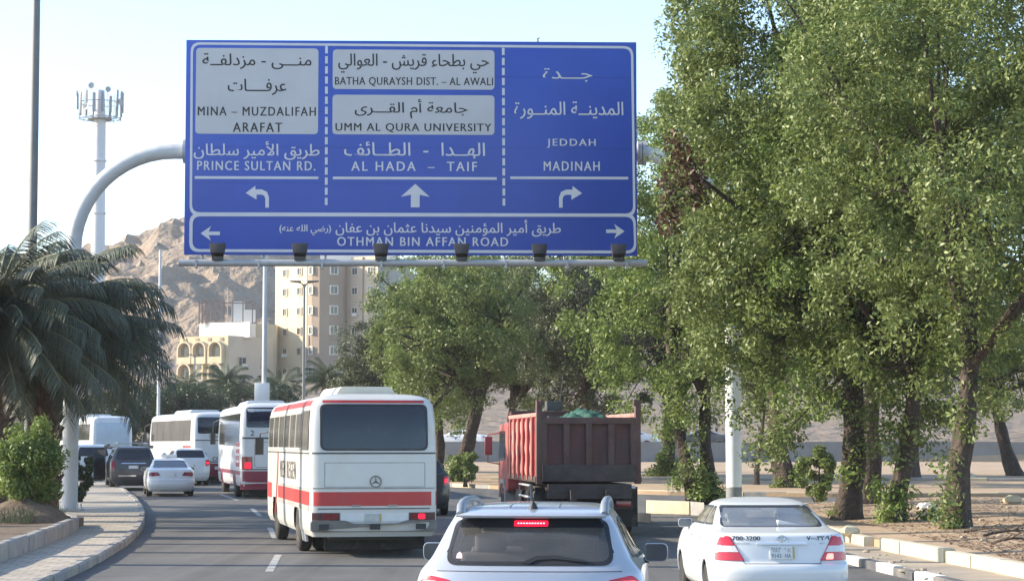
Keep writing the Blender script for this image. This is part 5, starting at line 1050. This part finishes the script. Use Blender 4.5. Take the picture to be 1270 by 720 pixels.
tree('verge_tree', 'broad tree with a dark straight trunk directly right of the white saloon', 1047, 53.5, V(1047, 53.5)-.05, 16.6, 2.7, 4.05, L_green, 13, 330, 165, .2, lean=(.5, 0), tr=.33, shift=(-.15, .6), suckers=2, gap=.2, sq=4.2, hang=(((-2.65, -.6, 6.0), (.7, .6, .9), 70), ((-3.6, -.4, 11.6), (.6, .6, 1.5), 40)), dead=((-4.3, -1.6, 9.3), (-4.0, -1.8, 8.7), (-4.5, -1.4, 7.6), (-3.9, -1.8, 8.2), (-4.5, -1.6, 8.3)))
tree('verge_tree', 'reddish-barked tree with twisted trunk just behind two nearer trunks', 1076, 62, V(1076, 62), 14.0, 3.3, 4.6, L_fresh, 14, 150, 150, .2, lean=(-.1, 0), tr=.30, shift=(1.2, .4))
tree('verge_tree', 'tree with two pale twisting stems wrapped in leafy shoots, left of the white post', 872, 72, rp(72)+.1, 14.5, 3.2, 4.8, L_fresh, 15, 200, 150, .21, lean=(-.5, 0), tr=.36, shift=(0, .8), suckers=12, stems=2, ivy=14)
tree('plain_tree', 'tree with bare leaning trunk and bushy shoots, just right of the white post', 978, 88, rp(88)+.1, 15, 4.2, 4.9, L_green, 16, 150, 150, .22, lean=(-1.0, 0), tr=.42, suckers=9)
tree('plain_tree', 'slim sapling with a bare crooked stem, between the white post and the leaning tree', 938, 92, rp(92)+.1, 7.2, 4.6, 1.8, L_green, 17, 40, 120, .2, lean=(.35, 0), tr=.11)
tree('plain_tree', 'dark tree with low bushy growth beside the dump truck tailgate', 828, 108, rp(108)+.1, 13.5, 4.6, 4.6, L_dark, 18, 130, 140, .24, lean=(0, 0), tr=.35, suckers=26)
tree('plain_tree', 'tree with leaning dark trunk behind the striped bus, its crown under the sign', 560, 97, rp(97)+.1, 11.2, 4.0, 4.0, L_green, 19, 150, 150, .22, lean=(1.6, 0), tr=.36, shift=(.3, 0), suckers=14)
tree('plain_tree', 'grey-green round tree in front of the apartment block', 476, 120, rp(120)+.1, 9.9, 2.4, 2.6, L_grey, 20, 110, 170, .24, tr=.3, suckers=4)
tree('plain_tree', 'tree with a straight dark trunk rising behind the dump truck cab', 638, 110, rp(110)+.1, 12.4, 4.2, 4.6, L_green, 21, 150, 150, .24, tr=.33)
tree('plain_tree', 'pale green tree behind the middle of the dump truck bed', 722, 104, rp(104)+.1, 12.6, 4.0, 4.2, L_grey, 22, 140, 150, .23, lean=(.3, 0), tr=.3)
tree('plain_tree', 'far tree with a forked leaning trunk at the right edge', 1262, 110, rp(110)+.1, 11.5, 4.4, 5.0, L_green, 23, 130, 150, .24, lean=(-1.7, 0), tr=.38)
tree('plain_tree', 'shady tree standing behind the leaning slender tree', 1130, 100, rp(100)+.1, 13, 4.4, 4.8, L_dark, 24, 120, 140, .24, tr=.36)
tree('plain_tree', 'yellow-green tree between the grey-green tree and the leaning one', 543, 112, rp(112)+.1, 12.4, 3.4, 2.9, L_fresh, 25, 120, 150, .24, tr=.3)
# shrubs
def shrub(name, label, px, Y, base, rx, h, lm, seed, n=40, per=140, size=.13, group=None):
    r = np.random.default_rng(seed); g = thing(name, label, 'shrub', (SX(px, Y), Y, base), 0, group); P = r.normal(size=(n, 3)); P /= np.linalg.norm(P, axis=1)[:, None]; P *= (.5+.5*r.random(n))[:, None]
    cs = P*np.array([rx, rx*.9, h*.46])+np.array([0, 0, h*.5]); v, f = leaves(cs, per, rx*.36, size, r, .9); npmesh('foliage', v, f, lm, g)
    q = MB()
    for k in range(9): c = Vector(cs[k % n]); q.tube([(r.normal()*.06, r.normal()*.06, -.1), (c.x*.35, c.y*.35, c.z*.45), c], [.035, .025, .008], 6)
    q.build('stem', m_bark, g, smooth=60)
shrub('leafy_shrub', 'bright green leafy shrub on a mound in the left planter', 36, 49.5, .5, .78, 2.35, L_fresh, 31, 90, 190, .10)
shrub('leafy_shrub', 'dark ragged shrub behind the foot of the left gantry post', 99, 70, rp(70)+.15, .42, 1.7, L_dark, 32, 26, 140, .14)
shrub('leafy_shrub', 'low bushy shrub on the far verge right of the striped bus', 577, 92, rp(92)+.15, .62, 1.5, L_green, 33, 24, 130, .16)
shrub('leafy_shrub', 'loose shrub at the foot of the trunks right of the white saloon', 1015, 66, rp(66)+.1, .6, 2.2, L_green, 34, 24, 130, .15)
q = MB(); mx_, my_ = SX(26, 49), 49.3; na = 22; ring = [(mx_, my_, .95)]
for i in range(1, 9):
    for k in range(na):
        a = 2*math.pi*k/na; d = i/8*1.25; x, y = mx_+math.cos(a)*d, my_+math.sin(a)*d; ring.append((x, y, .30+.62*math.cos(i/8*math.pi/2)**.8*(.55+.9*float(fbm(np.array([x*1.9]), np.array([y*1.9]), 4)[0]))+.07*random.random()*(i < 8)-.1*(i == 8)))
q.add(ring, [(0, 1+k, 1+(k+1) % na) for k in range(na)]+[(1+i*na+k, 1+(i+1)*na+k, 1+(i+1)*na+(k+1) % na, 1+i*na+(k+1) % na) for i in range(7) for k in range(na)]+[tuple(1+7*na+k for k in range(na))[::-1]])
tag(q.build('earth_mound', m_dirt, smooth=60), 'lumpy dark mound of earth round the foot of the green shrub', 'mound of earth', kind='stuff')
# palms
def palm_mesh(seed, n=54, L=3.3, crownz=0, dead=False):
    r = random.Random(seed); V_, F_ = [], []; rc = MB()
    for k in range(n):
        az = k*2.399963+r.uniform(-.2, .2); el = (R(84)-R(104)*(k/n)**.9+r.uniform(-.12, .12)) if not dead else R(r.uniform(-75, -45)); ln = L*r.uniform(.8, 1.1)*(.75 if dead else 1)
        dirh = Vector((math.cos(az), math.sin(az), 0)); m = 22; P = []; p = Vector((0, 0, crownz-(k/n)*.35)); e = el
        for i in range(m+1): P.append(p.copy()); p = p+(dirh*math.cos(e)+Vector((0, 0, math.sin(e))))*(ln/m); e -= (.036+.03*r.random())*(1.15 if el > .5 else .7)
        rc.tube(P[::3], [.035*(1-i/9) +.006 for i in range(len(P[::3]))], 5)
        sd = Vector((-dirh.y, dirh.x, 0)); tw = r.uniform(-.5, .5)
        for i in range(3, m+1):
            for h in (0, .25, .5, .75):
                c = P[i-1].lerp(P[i], h); t = (P[i]-P[i-1]).normalized(); up = sd.cross(t); f = (i+h)/m; ll = .52*math.sin(min(1, f*1.25+.12)*math.pi*.82)**.7*(L/3.3)+.10
                for s_ in (-1, 1):
                    d = (sd*s_*math.cos(tw*.4)+t*.75+up*(.38+tw*.3*s_)+Vector((r.uniform(-.12, .12), r.uniform(-.12, .12), r.uniform(-.45, .05)))).normalized(); wv = t*.016*(L/3.3)
                    k0 = len(V_); e1 = c+d*ll*.55+Vector((0, 0, -.06)); e2 = c+d*ll+Vector((0, 0, -.24*ll/.5)); V_ += [tuple(c-wv*.6), tuple(c+wv*.6), tuple(e1+wv), tuple(e1-wv), tuple(e2)]; F_.append((k0, k0+1, k0+2, k0+3)); F_.append((k0+3, k0+2, k0+4, k0+4))
    return V_, F_, rc
def palm(label, px, Y, base, trunk, L, seed, n=54, tr=.3, group='date palms on the left', x=None, lm=None):
    g = thing('date_palm', label, 'palm tree', (SX(px, Y) if x is None else x, Y, base), seed*1.1, group)
    Vv, Ff, rc = palm_mesh(seed, n, L, trunk); me = bpy.data.meshes.new('crown'); me.from_pydata(Vv, [], [f[:3] if f[2] == f[3] or len(set(f)) == 3 else f for f in Ff]); link('crown', me, lm or L_palm, g)
    rc.build('frond_ribs', mat('frond_rib', (.16, .16, .085), .6), g, smooth=60)
    if n > 40:
        Vv, Ff, rd = palm_mesh(seed+50, 12, L*.8, trunk-.2, True); me = bpy.data.meshes.new('dead_fronds'); me.from_pydata(Vv, [], [f[:3] if len(set(f)) == 3 else f for f in Ff]); link('dead_fronds', me, L_dry, g)
    q = MB(); q.tube([(0, 0, -.2)]+[(math.sin(t*3+seed)*.05, 0, trunk*t) for t in np.linspace(.1, 1.03, 8)], [tr*1.2]+[tr*(1.05-.15*t) for t in np.linspace(.1, 1, 7)]+[tr*.6], 14)
    rr = random.Random(seed)
    for i in range(int(trunk*26)):                             # old frond stubs spiralling up the trunk
        a = i*2.4; z = .15+i/26; c = Vector((math.cos(a), math.sin(a), 0)); k = tr*(1.0-.1*z/trunk)
        q.tube([c*k*.8+Vector((0, 0, z-.08)), c*(k+.05)+Vector((0, 0, z+.02)), c*(k+.12+rr.uniform(0, .06))+Vector((0, 0, z+.14))], [.09, .075, .03], 5)
    q.build('trunk', mat('palm_trunk', (.10, .065, .05), .95, var=.4, scale=6, bump=.6, bscale=20), g, smooth=50); return g
palm('shaggy date palm beside the left gantry post, its fronds sweeping right', 56, 58.5, .42, 5.0, 3.6, 3, 130, .36)
palm('taller date palm at the left edge, partly out of the picture', -6, 55.0, .4, 5.0, 3.4, 5, 110, .36)
DP = 'distant palms below the villa'
for i, (px, Y, top, L, lb) in enumerate(((280, 205, 468, 2.9, 'distant palm standing below the arched villa, its crown over the coaches'), (404, 175, 463, 2.4, 'distant palm at the foot of the apartment block, left of the striped bus roof'), (228, 215, 477, 2.9, 'distant palm at the left, below the villa and beside the thin white pole'), (345, 230, 474, 3.2, 'distant palm between the pale pole and the slim dark lamp post'))):
    b = float(terrain(np.array([SX(px, Y)]), np.array([Y]))[0]); palm(lb, px, Y, b, SZ(top+6, Y)-b, L, 60+i, 34, .28, DP, lm=L_dark)
# thicket behind the head of the queue, its shade put into dark leaf colours
for i, (px, Y, h, rx) in enumerate(((92, 150, 6.6, 2.8), (128, 158, 6.2, 2.6), (165, 165, 6.4, 2.8), (205, 170, 6.2, 2.6), (245, 172, 6.4, 2.5), (300, 178, 6.2, 2.6), (345, 182, 6.4, 2.6), (60, 142, 6.8, 2.8))):
    b = float(terrain(np.array([SX(px, Y)]), np.array([Y]))[0])
    tree('bushy_tree', ('dark bushy tree behind the farthest white coach', 'dark bushy tree just right of the farthest coach roof', 'dark bushy tree left of the thin white pole', 'dark bushy tree right of the thin white pole', 'dark bushy tree over the roof of the turning coach', 'dark bushy tree left of the white box on the pale pole', 'dark bushy tree right of the white box on the pale pole', 'dark bushy tree behind the palm crown, farthest left of its row')[i], px, Y, b, b+h*.8, b+.7, rx, L_dark, 70+i, 40, 120, .3, tr=.2, group='dark trees behind the queue')
# the palms that stand just left of the picture shade the far carriageway
for i, (x, Y, t, L) in enumerate(((-20.5, 70, 6.5, 3.4), (-23.5, 80, 6.2, 3.4), (-27, 90, 6.6, 3.5), (-30.5, 99, 6.6, 3.4), (-22.5, 64, 6.0, 3.4))):
    palm(('date palm beside the road bend, first of the row', 'date palm beside the road bend, second of the row', 'date palm beside the road bend, third of the row', 'date palm beside the road bend, last of the row', 'date palm beside the road bend, set back from the kerb')[i], 0, Y, rp(Y)+.1, t, L, 90+i, 46, .34, 'date palms beside the road bend', x=x)
# ------------------------------------------------------------ LITTER AND BRANCHES ON THE VERGE
q = MB()
for k in range(5): q.ball((.16*math.cos(k*1.3)*(k > 0), .1*math.sin(k*1.3), .09+.03*(k % 2)), (.17, .13, .11), 7, .55, k)
o = q.build('plastic_bag', mat('plastic_white', (.75, .74, .72), .5, var=.05), smooth=20); o.location = (SX(1150, 56), 56, V(1150, 56)); tag(o, 'crumpled white plastic bag on the sand beside the gnarled tree', 'plastic bag')
def branch(label, px, Y, L, ang, seed):
    r = random.Random(seed); q = MB(); d = Vector((math.cos(ang), math.sin(ang), 0)); n = Vector((-d.y, d.x, 0)); P = [d*(L*t)+n*(.12*math.sin(t*5+seed))+Vector((0, 0, .05+.10*math.sin(t*3))) for t in np.linspace(0, 1, 8)]
    q.tube(P, [.028, .028, .026, .022, .02, .016, .012, .006], 7)
    for i in (2, 3, 5, 6): e = P[i]+d*.35+n*r.uniform(-.5, .5)+Vector((0, 0, r.uniform(0, .2))); q.tube([P[i], P[i].lerp(e, .5)+Vector((0, 0, .05)), e], [.015, .01, .004], 5)
    o = q.build('fallen_branch', m_bark, smooth=60); o.location = (SX(px, Y), Y, V(px, Y)); tag(o, label, 'branch', 'fallen branches')
branch('dry branch lying at the foot of the gnarled tree', 1192, 44.5, 1.3, -.5, 1); branch('dry branch on the sand near the right edge', 1222, 42, 1.2, .5, 2); branch('short dry branch close behind the cream kerb', 1228, 40, .9, -.4, 3)
q = MB(); r_ = random.Random(4)
for k in range(240):
    Y = r_.uniform(34, 64); x = r_.uniform(8.4, 9+Y*.17); s = r_.choice((.02, .03, .04, .06)); q.ball((x, Y, verge(x, Y)+s*.3), (s*1.3, s, s*.7), 4, .5, k)
for k in range(60):
    Y = r_.uniform(26, 52); x = r_.uniform(6.4, 7.2)+.0*Y; s = r_.choice((.02, .03, .05)); q.ball((x, Y, rp(Y)+.10+s*.3), (s*1.3, s, s*.7), 4, .5, k)
tag(q.build('loose_stones', mat('stone', (.34, .28, .21), .95, var=.3, scale=3), smooth=30), 'scattered pale stones and clods on the sandy verge', 'stones', kind='stuff')
for i, (px, Y, s, lb) in enumerate(((1255, 60, .22, 'pale angular block of stone near the right edge'), (1052, 45, .18, 'broken lump of kerb stone in the gap between the cream kerbs'), (1200, 100, .3, 'pale boulder on the far sand beyond the gnarled tree'))):
    q = MB(); q.ball((0, 0, s*.45), (s*1.2, s, s*.7), 7, .35, i+3); o = q.build('stone_block', m_kerbcream, smooth=25); o.location = (SX(px, Y), Y, V(px, Y) if Y < 66 else far_verge(SX(px, Y), Y)); tag(o, lb, 'stone')
def kerb_block(label, px0, px1, Y, h, m):
    a, b = SX(px0, Y), SX(px1, Y); q = MB(); q.prism(round_poly([(0, 0), (.34, 0), (.30, h), (.06, h)], .03), lambda u, z: (a, Y+u, rp(Y)+.0+z), lambda u, z: (b, Y-1.3+u, rp(Y)+.0+z)); o = q.build('kerb_block', m, bevel=.015); tag(o, label, 'kerb block', 'loose kerb blocks by the junction')
kerb_block('long cream concrete block lying between dump truck and white saloon', 802, 850, 64, .40, m_kerbcream); kerb_block('grey end of block nearest the white saloon roof', 851, 868, 63, .40, m_kerbgrey); kerb_block('short yellowish block beside the dump truck wheels', 782, 803, 58.5, .26, m_kerbcream)
# grass tufts at the foot of the shrub
r = np.random.default_rng(3); n = 900; x = r.uniform(-12.6, -10.9, n); y = r.uniform(47.5, 51.5, n); z = np.full(n, .42); h = r.uniform(.1, .35, n); dx, dy = r.normal(size=n)*.1, r.normal(size=n)*.1
v = np.stack([np.stack([x-.012, y, z], 1), np.stack([x+.012, y, z], 1), np.stack([x+dx+.006, y+dy, z+h], 1), np.stack([x+dx-.006, y+dy, z+h], 1)], 1).reshape(-1, 3)
o = npmesh('grass', v, np.arange(4*n).reshape(-1, 4), L_grey); tag(o, 'thin pale grass in the planter round the green shrub', 'grass', kind='stuff')

# fallen leaves and twigs scattered over the sand
r = np.random.default_rng(9); n = 5200; Y = r.uniform(33, 66, n); x = 8.3+r.random(n)**1.1*(Y*.245-7.2); keep = x > 8.4; x, Y = x[keep], Y[keep]; n = len(x)
z = np.array([verge(a, b) for a, b in zip(x, Y)])+.012; an = r.random(n)*6.28; l = r.uniform(.03, .09, n); c, s_ = np.cos(an)*l, np.sin(an)*l
v = np.stack([np.stack([x-c, Y-s_, z], 1), np.stack([x+s_*.35, Y-c*.35, z+.006], 1), np.stack([x+c, Y+s_, z+.018], 1), np.stack([x-s_*.35, Y+c*.35, z+.006], 1)], 1).reshape(-1, 3)
o = npmesh('fallen_leaves', v, np.arange(4*n).reshape(-1, 4), L_dry); tag(o, 'dry brown leaves strewn over the sand under the trees', 'fallen leaves', kind='stuff')
